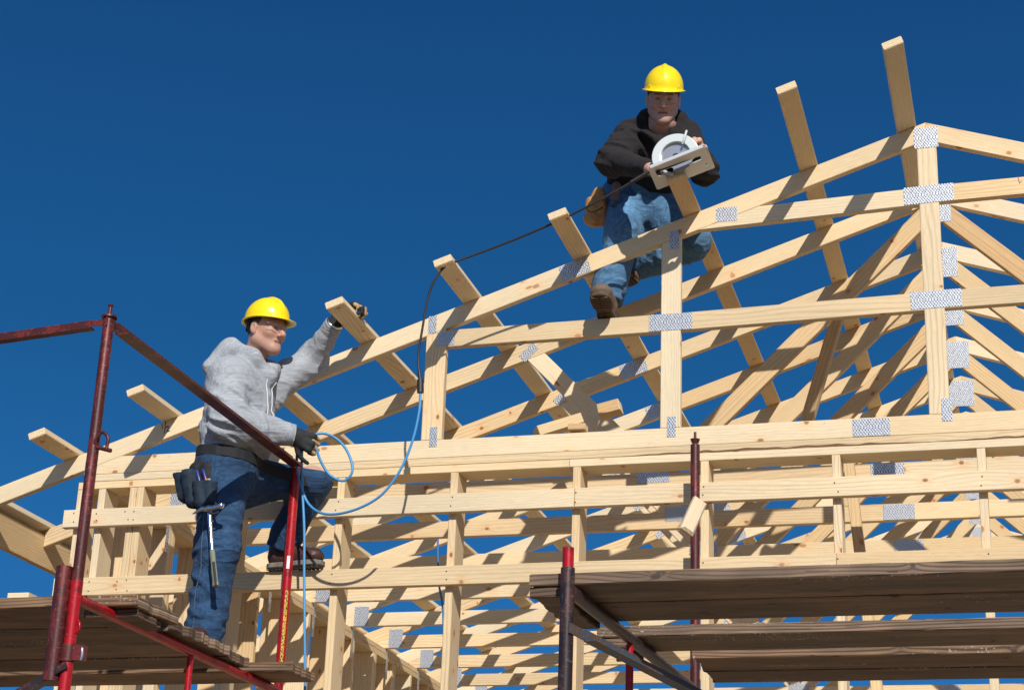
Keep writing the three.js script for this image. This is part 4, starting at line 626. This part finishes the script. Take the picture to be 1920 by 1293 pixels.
  const onTop = V(-3.085, 3.243, 0.255), hL = handCaps(onTop, V(0.93, 0.33, 0.03), V(-0.33, 0.93, 0.05), [[0.7, 1.25, 0.7], [0.7, 1.25, 0.7], [0.72, 1.25, 0.7], [0.75, 1.25, 0.7]], [[0.5, 0.85, -0.1], [0.8, 0.5, -0.1], [0.9, 0.1, -0.1]], 1, 1.1);
  const gL = union(0.02, hL.f, cap(J.wL, onTop.clone().add(V(0.01, 0.0, 0)), 0.034, 0.03));
  put('glove', paint(sdfMesh(gL, ...bounds([...hL.pts, J.wL], 0.05), 0.0042), gp(hL.fing, (x, y, z) => n3(x * 30, y * 30, z * 30, 4) < 0.5)), GLOVE, person).userData.label = 'tan and black glove hooked over the end of the purlin';
  { const c = new THREE.TorusGeometry(0.036, 0.007, 8, 28); c.applyQuaternion(new THREE.Quaternion().setFromUnitVectors(V(0, 0, 1), dB)); const p = J.wL.clone().addScaledVector(dB, 0.018); put('wrist_watch', c.translate(p.x, p.y, p.z), CHROME, person); }
  // boots
  const bm = new THREE.Matrix4().makeBasis(V(0.995, 0.02, 0.09).normalize(), V(-0.02, 1, 0), V(-0.09, 0, 0.995).normalize()).setPosition(V(pz(502, 1066, 0.035).x, 2.0465, 0.03));
  const b1 = put('boot', bootGeo(bm), BOOT, person); put('sole', soleGeo(bm), SOLE, b1);
  { const l = []; for (let i = 0; i < 4; i++) { const x = 0.115 + i * 0.028, y = 0.143 - i * 0.017; l.push(tubeGeo([V(x, y - 0.022, 0.037), V(x + 0.012, y, 0), V(x, y - 0.022, -0.037)], 0.003, 10, 6)); } put('laces', mergeGeometries(l).applyMatrix4(bm), BLACK, b1); }
  const bm2 = new THREE.Matrix4().makeBasis(V(0.2, 0, 0.98).normalize(), V(0, 1, 0), V(-0.98, 0, 0.2).normalize()).setPosition(V(-3.455, 1.5065, 0.60));
  const b2 = put('boot', bootGeo(bm2), BOOT, person); put('sole', soleGeo(bm2), SOLE, b2);
  // belt and pouches
  const both = (x, y, z) => Math.min(hoodF2(x, y, z), jeans(x, y, z));
  put('tool_belt', band(both, V(-3.475, 0, 0.46), 2.45, (dx) => -0.10 * dx, 0.024, 0.008, 72), NYLON, person);
  const po = pz(362, 905, 0.66), Q = (px_, py_, z) => pz(px_, py_, z);
  const pad = union(0.02, cap(Q(398, 858, 0.62), Q(372, 882, 0.63), 0.04, 0.045), cap(Q(384, 856, 0.58), Q(386, 905, 0.63), 0.036, 0.045), cap(Q(392, 880, 0.65), Q(382, 930, 0.66), 0.04, 0.04));
  const pads = put('tool_pouch', sdfMesh((x, y, z) => pad(x, y, z) - 0.003 * n3(x * 40, y * 40, z * 40), ...bounds([Q(393, 856, 0.6), Q(380, 930, 0.66), Q(372, 885, 0.62)], 0.09), 0.006), NYLON, person);
  const pk1 = union(0.02, cap(Q(341, 888, 0.64), Q(347, 930, 0.66), 0.042, 0.034), cap(Q(356, 892, 0.69), Q(362, 940, 0.69), 0.042, 0.034)), pk2 = union(0.02, cap(Q(374, 900, 0.72), Q(378, 942, 0.72), 0.036, 0.032), cap(Q(394, 900, 0.72), Q(394, 936, 0.72), 0.032, 0.028));
  const hollow = (f, top) => (x, y, z) => { const d = f(x, y, z) - 0.003 * n3(x * 50, y * 50, z * 50, 2); return Math.max(d, -(d + 0.007), y - top); };
  const p1 = put('pocket', sdfMesh(hollow(pk1, Q(345, 886, 0.66).y), ...bounds([Q(338, 890, 0.64), Q(360, 945, 0.68)], 0.06), 0.0045), TEALNYLON, pads); put('pocket', sdfMesh(hollow(pk2, Q(380, 903, 0.72).y), ...bounds([Q(372, 900, 0.71), Q(390, 945, 0.71)], 0.06), 0.0045), TEALNYLON, pads);
  // things in the pouch and on the belt
  const rod = (a, b, r, m, n, l, cat) => single(n, pole(a, b, r), m, l, cat, a);
  const BLUEH = new THREE.MeshStandardMaterial({ color: new THREE.Color(0.02, 0.035, 0.16), roughness: 0.35 }), ORANGE = new THREE.MeshStandardMaterial({ color: new THREE.Color(0.7, 0.22, 0.01), roughness: 0.4 }), TANH = new THREE.MeshStandardMaterial({ color: new THREE.Color(0.5, 0.42, 0.3), roughness: 0.7 });
  for (const [x, y, l] of [[357, 890, 'navy handled screwdriver, leftmost in the black tool pouch'], [368, 880, 'navy handled screwdriver standing between two others in the tool pouch'], [380, 879, 'navy handled screwdriver beside the orange pencil in the tool pouch']]) {
    const a = Q(x, y, 0.7), b = Q(x + 8, y + 30, 0.71), t = thing('screwdriver', l, 'screwdriver', b, 'screwdrivers in the black pouch'), d = b.clone().sub(a).normalize();
    const prof = [[0.0, 0], [0.006, 0.002], [0.0095, 0.012], [0.0085, 0.03], [0.0095, 0.05], [0.006, 0.07], [0.0045, 0.078], [0, 0.08]].map(([r, h]) => new THREE.Vector2(r, h));
    put('handle', new THREE.LatheGeometry(prof, 12).applyQuaternion(new THREE.Quaternion().setFromUnitVectors(V(0, 1, 0), d)).translate(a.x, a.y, a.z), BLUEH, t); put('shaft', pole(a.clone().addScaledVector(d, 0.078), a.clone().addScaledVector(d, 0.16), 0.003), CHROME, t);
  }
  { const a = Q(386, 897, 0.735), b = Q(394, 930, 0.73), t = thing('carpenter_pencil', 'flat orange carpenter pencil in the black tool pouch', 'pencil', b); put('shaft', board(a, b, V(1, 0, 0), 0.01, 0.006, 0.001), ORANGE, t); }
  { const a = Q(391, 897, 0.737), b = Q(397, 928, 0.732); single('folding_rule', board(a, b, V(1, 0, 0), 0.012, 0.006, 0.001), TANH, 'pale wooden folding rule beside the orange pencil', 'ruler', b); }
  { // hammer hanging from the belt
    const t = thing('claw_hammer', 'claw hammer with steel shaft and olive rubber grip hanging from the belt', 'hammer', Q(404, 1098, 0.815));
    const a = Q(392, 955, 0.795), b = Q(397, 1030, 0.810), c = Q(404, 1100, 0.820);
    put('shaft', pole(a, b, 0.0085), CHROME, t);
    const d = c.clone().sub(b).normalize(), L = c.distanceTo(b), prof = [[0.0, 0], [0.012, 0.001], [0.0145, 0.02], [0.0135, L * 0.35], [0.0155, L * 0.6], [0.014, L * 0.8], [0.018, L * 0.96], [0.012, L], [0, L + 0.001]].map(([r, h]) => new THREE.Vector2(r, h));
    const gr = put('grip', new THREE.LatheGeometry(prof, 18).scale(1, 1, 0.75).applyQuaternion(new THREE.Quaternion().setFromUnitVectors(V(0, 1, 0), d)).translate(b.x, b.y, b.z), new THREE.MeshStandardMaterial({ color: new THREE.Color(0.2, 0.21, 0.15), roughness: 0.7 }), t);
    put('grip_inlay', tubeGeo([b.clone().lerp(c, 0.35), b.clone().lerp(c, 0.65), b.clone().lerp(c, 0.97)].map((p) => p.add(V(0.006, 0, 0.0105))), 0.006, 12, 8), new THREE.MeshStandardMaterial({ color: new THREE.Color(0.03, 0.03, 0.03), roughness: 0.8 }), t);
    const face = Q(414, 948, 0.815), neck = Q(402, 951, 0.810), cheek = Q(391, 953, 0.800), k1 = Q(378, 954, 0.795), tip = Q(361, 963, 0.790);
    const hf2 = union(0.006, cap(face, neck, 0.0145, 0.011), cap(neck, cheek, 0.0105, 0.014), cap(cheek, k1, 0.013, 0.010), cap(k1, tip, 0.010, 0.003));
    put('head', sdfMesh(hf2, ...bounds([face, tip, cheek], 0.03), 0.0032), CHROME, t);
    put('hammer_loop', tubeGeo([Q(399, 936, 0.765), Q(405, 946, 0.800), Q(410, 958, 0.805), Q(402, 963, 0.810), Q(388, 958, 0.807)], 0.005, 20, 8), BLACK, t);
  }
}
function DENIM1B() { return new THREE.MeshStandardMaterial({ color: new THREE.Color(0.055, 0.09, 0.13), roughness: 0.95 }); }

// ---------------------------------------------------------------- circular saw on the purlin being cut
const SAWO = V(-1.425, roofY(-1.425), 0.395).addScaledVector(ndir, 0.0395), SAW = new THREE.Matrix4().makeBasis(sdir, ndir, V(0, 0, 1)).setPosition(SAWO);
const sw = (x, y, z) => V(x, y, z).applyMatrix4(SAW);
{
  const t = thing('circular_saw', 'white and teal circular saw with metal base plate cutting the end of a purlin', 'circular saw', SAWO.clone());
  const SILVER = new THREE.MeshStandardMaterial({ color: new THREE.Color(0.56, 0.56, 0.56), metalness: 0.6, roughness: 0.42 }), WHITE = new THREE.MeshStandardMaterial({ color: new THREE.Color(0.62, 0.66, 0.65), roughness: 0.35, metalness: 0.1 }), TEAL = new THREE.MeshStandardMaterial({ color: new THREE.Color(0.01, 0.16, 0.19), roughness: 0.4 }), GUARD = new THREE.MeshStandardMaterial({ color: new THREE.Color(0.5, 0.53, 0.53), roughness: 0.35, metalness: 0.3 });
  const bz = 0.024, hx = 0.03, hy = 0.052;                         // blade plane and hub
  const shp = new THREE.Shape([[-0.105, 0.1], [-0.095, 0.108], [0.16, 0.108], [0.172, 0.098], [0.178, -0.11], [0.17, -0.118], [-0.1, -0.112], [-0.108, -0.102]].map(([x, z]) => new THREE.Vector2(x, -z + 0)));
  const slot = new THREE.Path([[-0.075, 0.005], [0.135, 0.005], [0.135, 0.042], [-0.075, 0.042]].map(([x, z]) => new THREE.Vector2(x, -z))); shp.holes.push(slot);
  for (const [x, z] of [[0.15, -0.03], [0.155, -0.075], [0.12, -0.09]]) { const h = new THREE.Path(); h.absarc(x, -z, 0.004, 0, 6.283, true); shp.holes.push(h); }
  { const h = new THREE.Path([[0.145, -0.05], [0.151, -0.05], [0.151, -0.07], [0.145, -0.07]].map(([x, z]) => new THREE.Vector2(x, -z))); shp.holes.push(h); }
  put('base_plate', new THREE.ExtrudeGeometry(shp, { depth: 0.0035, bevelEnabled: false, curveSegments: 8 }).rotateX(-Math.PI / 2).applyMatrix4(SAW), SILVER, t);
  put('base_lip', mergeGeometries([plainBox(0.255, 0.012, 0.003).translate(0.033, 0.009, 0.107), plainBox(0.003, 0.012, 0.2).translate(0.176, 0.009, -0.008)]).applyMatrix4(SAW), SILVER, t);
  // blade with teeth
  const bs = new THREE.Shape(), NTH = 24; for (let i = 0; i < NTH; i++) { const a = i / NTH * 6.2832, q = (k, r) => [r * Math.cos(a + k), r * Math.sin(a + k)]; for (const [k, r] of [[0, 0.085], [0.03, 0.079], [0.2, 0.0805]]) { const [x, y] = q(k, r); i || k ? bs.lineTo(x, y) : bs.moveTo(x, y); } }
  const blade = put('blade', new THREE.ExtrudeGeometry(bs, { depth: 0.002, bevelEnabled: false }).translate(hx, hy, bz).applyMatrix4(SAW), new THREE.MeshPhysicalMaterial({ color: new THREE.Color(0.5, 0.5, 0.51), metalness: 0.9, roughness: 0.3 }), t);
  put('arbor_bolt', mergeGeometries([new THREE.CylinderGeometry(0.016, 0.016, 0.004, 24).rotateX(Math.PI / 2).translate(hx, hy, bz + 0.004), new THREE.CylinderGeometry(0.008, 0.008, 0.008, 6).rotateX(Math.PI / 2).translate(hx, hy, bz + 0.009)]).applyMatrix4(SAW), new THREE.MeshStandardMaterial({ color: new THREE.Color(0.05, 0.05, 0.055), roughness: 0.4, metalness: 0.6 }), blade);
  // upper guard: thick arc over the blade
  const arc = (r0, r1, a0, a1) => { const s = new THREE.Shape(), N = 40; for (let i = 0; i <= N; i++) { const a = a0 + (a1 - a0) * i / N; i ? s.lineTo(r1 * Math.cos(a), r1 * Math.sin(a)) : s.moveTo(r1 * Math.cos(a), r1 * Math.sin(a)); } for (let i = N; i >= 0; i--) { const a = a0 + (a1 - a0) * i / N; s.lineTo(r0 * Math.cos(a), r0 * Math.sin(a)); } return s; };
  put('upper_guard', new THREE.ExtrudeGeometry(arc(0.072, 0.106, 0.0, 3.3), { depth: 0.05, bevelEnabled: true, bevelSize: 0.004, bevelThickness: 0.005, bevelSegments: 3 }).translate(hx, hy, -0.012).applyMatrix4(SAW), WHITE, t);
  put('upper_guard_back', new THREE.ExtrudeGeometry(arc(0.02, 0.1, 0.02, 3.2), { depth: 0.006, bevelEnabled: false }).translate(hx, hy, -0.012).applyMatrix4(SAW), new THREE.MeshStandardMaterial({ color: new THREE.Color(0.09, 0.1, 0.1), roughness: 0.5 }), t);
  put('lower_guard', new THREE.ExtrudeGeometry(arc(0.058, 0.09, 3.3, 4.2), { depth: 0.012, bevelEnabled: true, bevelSize: 0.002, bevelThickness: 0.002, bevelSegments: 2 }).translate(hx, hy, bz - 0.012).applyMatrix4(SAW), GUARD, t);
  put('depth_lever', tubeGeo([sw(0.078, 0.088, 0.05), sw(0.09, 0.1, 0.056), sw(0.118, 0.14, 0.058)], 0.006, 10, 8), WHITE, t);
  put('motor_housing', new THREE.CylinderGeometry(0.042, 0.046, 0.11, 28).rotateX(Math.PI / 2).translate(0.03, 0.075, -0.075).applyMatrix4(SAW), TEAL, t);
  const hs = union(0.02, cap(sw(-0.06, 0.11, -0.05), sw(-0.095, 0.06, -0.05), 0.02, 0.018), cap(sw(-0.06, 0.11, -0.05), sw(0.02, 0.13, -0.05), 0.02, 0.018), cap(sw(-0.095, 0.06, -0.05), sw(-0.085, 0.02, -0.04), 0.018, 0.016));
  put('handle', sdfMesh(hs, ...bounds([sw(-0.095, 0.01, -0.05), sw(0.03, 0.14, -0.05)], 0.04), 0.004), TEAL, t);
  put('front_knob', pole(sw(0.14, 0.02, -0.04), sw(0.15, 0.08, -0.05), 0.014), TEAL, t);
  put('rip_fence_bar', tubeGeo([sw(-0.075, -0.002, 0.06), sw(0.11, 0.004, 0.045)], 0.0035, 4, 8), BLACK, t); put('fence_tip', tubeGeo([sw(0.11, 0.004, 0.045), sw(0.125, 0.006, 0.044)], 0.0055, 4, 8), TEAL, t);
  put('scale_block', plainBox(0.02, 0.012, 0.016).translate(-0.07, -0.006, 0.055).applyMatrix4(SAW), BLACK, t);
}

// ---------------------------------------------------------------- worker in the black hoodie
{
  const J = { pel: pz(1196, 372, -0.40), hR: pz(1170, 380, -0.36), hL: pz(1222, 382, -0.42), kR: pz(1168, 440, -0.12), aR: pz(1140, 556, -0.06), kL: pz(1296, 452, -0.24), aL: pz(1200, 500, -0.40), neck: pz(1240, 226, -0.06), sR: pz(1182, 254, -0.10), sL: pz(1287, 254, -0.13), eR: pz(1150, 303, 0.10), wR: sw(-0.105, 0.085, -0.05), eL: pz(1318, 320, 0.02), wL: pz(1313, 286, 0.2), head: pz(1244, 186, 0.02) };
  J.chest = J.neck.clone().lerp(J.pel, 0.33);
  const person = thing('person', 'worker in black hoodie and yellow hard hat leaning over the truss with a saw', 'person', V(J.aR.x, 3.227, -0.02));
  const HM = headFrame(J.head, V(0.18, -0.52, 0.84), V(0.03, 1, 0));
  const figF = union(0.05, cap(J.hR, J.hL, 0.11), cap(J.pel, J.chest, 0.11, 0.12), cap(J.sR, J.sL, 0.06), cap(J.chest, J.neck, 0.1, 0.05), cap(J.sR, J.eR, 0.045, 0.037), cap(J.eR, J.wR, 0.037, 0.026), cap(J.sL, J.eL, 0.045, 0.037), cap(J.eL, J.wL, 0.037, 0.026), cap(J.hR, J.kR, 0.07, 0.05), cap(J.kR, J.aR, 0.05, 0.034), cap(J.hL, J.kL, 0.07, 0.05), cap(J.kL, J.aL, 0.05, 0.034), cap(J.neck, J.head.clone().add(V(-0.01, -0.1, -0.04)), 0.055));
  const skin = [0.60, 0.35, 0.26];
  const fig = sdfMesh(figF, ...bounds([J.wR, J.wL, J.aR, J.aL, J.neck, J.pel, J.kL, J.eR, J.eL], 0.15), 0.011);
  // bare hands on the saw
  const fw = limbDir(J.eR, J.wR);
  const hR = handCaps(J.wR.clone().addScaledVector(fw, 0.012), V(0.75, 0.32, -0.2), V(-0.35, 0.85, 0.35), [[0.7, 1.3, 0.8], [0.75, 1.3, 0.8], [0.8, 1.3, 0.8], [0.85, 1.3, 0.8]], [[0.6, 0.75, -0.2], [0.85, 0.4, -0.4], [0.9, 0.1, -0.5]], 1, 1.02);
  const hL = handCaps(J.wL.clone().addScaledVector(limbDir(J.eL, J.wL), 0.008), V(-0.2, 0.25, 0.9), V(0.3, 0.9, -0.2), [[0.8, 1.2, 0.8], [0.8, 1.25, 0.8], [0.85, 1.25, 0.8], [0.9, 1.25, 0.8]], [[0.6, 0.75, -0.2], [0.85, 0.4, -0.4], [0.9, 0.1, -0.5]], 1, 1.0);
  const hgR = sdfMesh(union(0.02, hR.f, cap(J.wR.clone().addScaledVector(fw, -0.06), J.wR.clone().addScaledVector(fw, 0.025), 0.029, 0.025)), ...bounds([...hR.pts, J.wR.clone().addScaledVector(fw, -0.06)], 0.045), 0.0036), hgL = sdfMesh(hL.f, ...bounds(hL.pts, 0.04), 0.0036);
  const tone = (x, y, z, o) => { const n = 1 + 0.08 * n3(x * 60, y * 60, z * 60); o[0] = skin[0] * n; o[1] = skin[1] * n * 0.96; o[2] = skin[2] * n * 0.95; };
  for (const g of [fig, hgR, hgL]) paint(g, tone);
  put('body', mergeGeometries([fig, headGeo(skin, [0.33, 0.13, 0.11], [0.09, 0.055, 0.035]).applyMatrix4(HM), hgR, hgL]), SKIN, person);
  // jeans
  const legs = union(0.05, cap(J.hR, J.hL, 0.128), cap(J.pel, J.pel.clone().lerp(J.chest, 0.3), 0.12), cap(J.hR, J.kR, 0.112, 0.086), cap(J.kR, J.aR, 0.084, 0.076), cap(J.hL, J.kL, 0.112, 0.086), cap(J.kL, J.aL, 0.086, 0.068));
  const lf = folds([[J.kR, V(0, 0.9, 0.3), 0.1, 0.8], [J.kL.clone().lerp(J.aL, 0.35), V(0.5, 0.8, 0.2), 0.12, 1.5], [J.hR.clone().lerp(J.hL, 0.5).add(V(0, -0.02, 0.12)), V(0.6, 0.7, 0), 0.12], [J.aR.clone().add(V(0, 0.05, 0)), V(0.1, 1, 0), 0.08, 1.2]], 0.023);
  const dR = limbDir(J.kR, J.aR), dL = limbDir(J.kL, J.aL);
  const jeans = (x, y, z) => { let d = legs(x, y, z); if (d > 0.08) return d; d -= lf(x, y, z); const cR = (x - J.aR.x) * dR.x + (y - J.aR.y) * dR.y + (z - J.aR.z) * dR.z, cL = (x - J.aL.x) * dL.x + (y - J.aL.y) * dL.y + (z - J.aL.z) * dL.z; if (z > -0.22 && y < 3.55) d = Math.max(d, cR - 0.03); else if (z < -0.2 && y < 3.8) d = Math.max(d, cL - 0.01); return d; };
  put('jeans', paint(sdfMesh(jeans, ...bounds([J.hR, J.hL, J.kR, J.aR, J.kL, J.aL, J.pel], 0.17), 0.007), denimTone([[J.hR.clone().lerp(J.kR, 0.55).add(V(0.02, 0.05, 0.1)), 0.13, 0.9], [J.kR.clone().add(V(0, -0.12, 0.08)), 0.12, 0.45], [J.kL, 0.1, 0.3]])), DENIM2, person);
  // hoodie
  const w0 = J.pel.clone().lerp(J.chest, 0.12), side = limbDir(J.sR, J.sL);
  const torso = union(0.07, cap(w0.clone().addScaledVector(side, -0.06), J.chest.clone().addScaledVector(side, -0.085), 0.115, 0.11), cap(w0.clone().addScaledVector(side, 0.06), J.chest.clone().addScaledVector(side, 0.085), 0.115, 0.11), cap(J.sR, J.sL, 0.07), cap(J.chest, J.neck, 0.11, 0.075));
  const armR = union(0.045, cap(J.sR, J.eR, 0.078, 0.068), cap(J.eR, J.wR.clone().addScaledVector(fw, -0.035), 0.067, 0.043)), armL = union(0.045, cap(J.sL, J.eL, 0.075, 0.065), cap(J.eL, J.wL, 0.065, 0.043));
  const hb = HM.clone(), hp = (x, y, z) => V(x, y, z).applyMatrix4(hb);
  const hood = union(0.03, cap(hp(0.085, -0.10, -0.05), hp(0.062, -0.175, 0.035), 0.036, 0.03), cap(hp(-0.085, -0.10, -0.05), hp(-0.062, -0.175, 0.035), 0.036, 0.03), cap(hp(0.062, -0.175, 0.035), hp(0.0, -0.225, 0.06), 0.03, 0.026), cap(hp(-0.062, -0.175, 0.035), hp(0.0, -0.225, 0.06), 0.03, 0.026), cap(hp(0.085, -0.10, -0.05), hp(0, -0.09, -0.12), 0.036, 0.05), cap(hp(-0.085, -0.10, -0.05), hp(0, -0.09, -0.12), 0.036, 0.05));
  const hole = cap(hp(0, -0.16, 0.0), hp(0, -0.02, 0.03), 0.062, 0.085);
  const hf = folds([[J.eR, V(0.3, 0.8, 0.4), 0.12, 1.1], [J.sR.clone().lerp(J.eR, 0.5), V(0.5, 0.8, 0.2), 0.1], [J.eL, V(0.2, 0.9, 0.3), 0.1], [w0, V(0.1, 1, 0.2), 0.14, 1.2], [J.chest.clone().add(V(0, -0.05, 0.1)), V(0.5, 0.8, 0), 0.13]], 0.026);
  const hem = limbDir(J.chest, J.pel), hemP = J.pel.clone().addScaledVector(hem, 0.0);
  const hoodF = (x, y, z) => { let d = Math.min(torso(x, y, z), hood(x, y, z)); const a = armR(x, y, z), b = armL(x, y, z); if (Math.min(d, a, b) > 0.14) return Math.min(d, a, b) - 0.05; d = smin(torso(x, y, z), hood(x, y, z), 0.02); d = Math.max(d, (x - hemP.x) * hem.x + (y - hemP.y) * hem.y + (z - hemP.z) * hem.z); d = smin(smin(d, a, 0.025), b, 0.025) - hf(x, y, z); return -smin(-d, hole(x, y, z), 0.01); };
  const hm = put('hoodie', sdfMesh(hoodF, ...bounds([J.eR, J.wR, J.eL, J.wL, J.pel, J.sR, J.sL, hp(0, -0.09, -0.15)], 0.13), 0.007), BLACKFLEECE, person);
  put('shirt_collar', sdfMesh(cap(hp(-0.03, -0.2, 0.035), hp(0.03, -0.2, 0.035), 0.016), ...bounds([hp(-0.03, -0.2, 0.035), hp(0.03, -0.2, 0.035)], 0.03), 0.004), new THREE.MeshStandardMaterial({ color: new THREE.Color(0.4, 0.38, 0.37), roughness: 0.9 }), person);
  wear(person, HM, { hairFront: 0.05 });
  // boots: one planted on the level rail with its toe towards the open, the other trailing behind the knee
  const fx = V(0.05, 0.15, 0.98).normalize(), fz = V().crossVectors(fx, V(0, 1, 0)).normalize(), fy = V().crossVectors(fz, fx);
  const bm = new THREE.Matrix4().makeBasis(fx, fy, fz).setPosition(V(J.aR.x + 0.0, 3.225, -0.07)).scale(V(0.9, 0.95, 1));
  const b1 = put('boot', bootGeo(bm), BOOT2, person); put('sole', soleGeo(bm), SOLE2, b1);
  const gx = V(-0.8, -0.05, -0.6).normalize(), gz = V().crossVectors(gx, V(0.3, 0.9, -0.5)).normalize(), gy = V().crossVectors(gz, gx);
  const bm2 = new THREE.Matrix4().makeBasis(gx, gy, gz).setPosition(J.aL.clone().addScaledVector(dL, 0.03).addScaledVector(gx, -0.05).addScaledVector(gy, -0.09));
  const b2 = put('boot', bootGeo(bm2), BOOT2, person); put('sole', soleGeo(bm2), SOLE2, b2);
  // leather pouch and belt
  const Q = pz, zz = -0.2;
  const pf = union(0.02, cap(Q(1122, 362, zz), Q(1108, 410, zz), 0.03, 0.036), cap(Q(1110, 380, zz + 0.04), Q(1112, 412, zz + 0.04), 0.034, 0.036), cap(Q(1126, 370, zz + 0.02), Q(1126, 412, zz + 0.02), 0.03, 0.034));
  const pch = put('leather_pouch', sdfMesh((x, y, z) => pf(x, y, z) - 0.004 * n3(x * 26, y * 26, z * 26, 3), ...bounds([Q(1122, 362, zz), Q(1108, 412, zz + 0.04), Q(1126, 412, zz)], 0.075), 0.005), LEATHER, person);
  put('flap_seam', tubeGeo([Q(1100, 392, zz + 0.09), Q(1110, 398, zz + 0.1), Q(1122, 393, zz + 0.085), Q(1130, 388, zz + 0.06)], 0.004, 16, 6), new THREE.MeshStandardMaterial({ color: new THREE.Color(0.16, 0.08, 0.03), roughness: 0.8 }), pch);
  const sf = union(0.012, cap(Q(1156, 348, -0.14), Q(1152, 372, -0.13), 0.022, 0.02));
  put('tool_sheath', sdfMesh(sf, ...bounds([Q(1156, 348, -0.14), Q(1152, 372, -0.13)], 0.04), 0.004), new THREE.MeshStandardMaterial({ color: new THREE.Color(0.2, 0.115, 0.09), roughness: 0.7 }), person);
  single('tool_handle', pole(Q(1151, 372, -0.125), Q(1149, 386, -0.12), 0.012), new THREE.MeshStandardMaterial({ color: new THREE.Color(0.05, 0.10, 0.17), roughness: 0.5 }), 'blue grey tool handle poking out of the leather sheath', 'tool', Q(1149, 386, -0.12));
}

// ---------------------------------------------------------------- cords
{
  const BLUE = new THREE.MeshStandardMaterial({ color: new THREE.Color(0.06, 0.27, 0.55), roughness: 0.45 }), DARK = new THREE.MeshStandardMaterial({ color: new THREE.Color(0.018, 0.018, 0.02), roughness: 0.5 });
  const t = thing('extension_cord', 'light blue extension cord looped through the glove and plugged into a black cord', 'cord', pz(572, 1293, 0.3));
  put('cord', tubeGeo([pz(788, 738, 0.4), pz(786, 770, 0.4), pz(772, 830, 0.4), pz(748, 885, 0.4), pz(712, 930, 0.4), pz(660, 957, 0.38), pz(608, 963, 0.34), pz(578, 944, 0.3), pz(562, 905, 0.3), pz(556, 870, 0.32), pz(560, 845, 0.38), pz(575, 825, 0.45), pz(600, 812, 0.44), pz(630, 822, 0.40), pz(653, 850, 0.40), pz(660, 885, 0.40), pz(645, 901, 0.40), pz(618, 890, 0.41), pz(600, 862, 0.43), pz(588, 830, 0.45), pz(572, 822, 0.44), pz(566, 850, 0.34), pz(566, 900, 0.3), pz(570, 990, 0.3), pz(570, 1080, 0.3), pz(571, 1180, 0.3), pz(572, 1340, 0.3)], 0.0062, 260, 8), BLUE, t);
  const k = thing('saw_cord', 'black power cord running from the saw over a purlin end down to the blue cord', 'cord', pz(787, 712, 0.4));
  put('cord', tubeGeo([pz(787, 705, 0.4), pz(784, 670, 0.4), pz(792, 615, 0.41), pz(803, 555, 0.42), pz(815, 525, 0.425), pz(836, 498, 0.42), pz(858, 489, 0.41), pz(905, 472, 0.4), pz(980, 443, 0.4), pz(1060, 408, 0.42), pz(1130, 372, 0.44), pz(1190, 338, 0.45), pz(1212, 324, 0.45), sw(-0.1, 0.03, 0.0)], 0.0058, 160, 8), DARK, k);
  put('strain_relief', tubeGeo([pz(1183, 342, 0.45), pz(1200, 332, 0.45), pz(1216, 322, 0.45)], 0.0095, 8, 10), DARK, k);
  put('plug', mergeGeometries([pole(pz(788, 712, 0.4), pz(788, 736, 0.4), 0.0155), pole(pz(786, 698, 0.4), pz(788, 712, 0.4), 0.009)]), DARK, k);
}

// ---------------------------------------------------------------- small marks and bits
{
  const cv = document.createElement('canvas'); cv.width = 128; cv.height = 128; const x = cv.getContext('2d'); x.clearRect(0, 0, 128, 128); x.strokeStyle = '#241c16'; x.lineWidth = 7; x.lineCap = 'round';
  const stroke = (p) => { x.beginPath(); p.forEach(([a, b], i) => (i ? x.lineTo(a, b) : x.moveTo(a, b))); x.stroke(); };
  stroke([[30, 20], [22, 62]]); stroke([[78, 14], [34, 112]]); stroke([[70, 66], [86, 58], [98, 66], [88, 84], [66, 108], [104, 106]]);
  const t = new THREE.CanvasTexture(cv); t.colorSpace = THREE.SRGBColorSpace;
  const p = pz(310, 801, 0.0012); single('pencil_mark', new THREE.PlaneGeometry(0.055, 0.075).rotateZ(0.33).translate(p.x, p.y, p.z), new THREE.MeshStandardMaterial({ map: t, transparent: true, roughness: 0.9 }), 'handwritten black 1/2 on the gable truss top chord', 'marking', p);
  const c2 = document.createElement('canvas'); c2.width = c2.height = 64; const y = c2.getContext('2d'); y.strokeStyle = '#b0506a'; y.lineWidth = 5; y.beginPath(); y.moveTo(20, 8); y.lineTo(26, 54); y.lineTo(46, 44); y.stroke();
  const t2 = new THREE.CanvasTexture(c2); t2.colorSpace = THREE.SRGBColorSpace; const q = pz(1913, 337, 0.0012);
  single('crayon_mark', new THREE.PlaneGeometry(0.035, 0.045).translate(q.x, q.y, q.z), new THREE.MeshStandardMaterial({ map: t2, transparent: true, roughness: 0.9 }), 'pink crayon tick on the upper level rail right of the king post', 'marking', q);
  // blue cord hanging inside the frame
  single('hanging_cord', tubeGeo([pz(821, 975, -1.75), pz(821, 1040, -1.75), pz(823, 1095, -1.75), pz(829, 1130, -1.75), pz(832, 1200, -1.75)], 0.006, 30, 8), new THREE.MeshStandardMaterial({ color: new THREE.Color(0.03, 0.16, 0.42), roughness: 0.5 }), 'dark blue cord hanging among the trusses beside a wall stud', 'cord', pz(832, 1200, -1.75));
}
renderer.render(scene, camera);
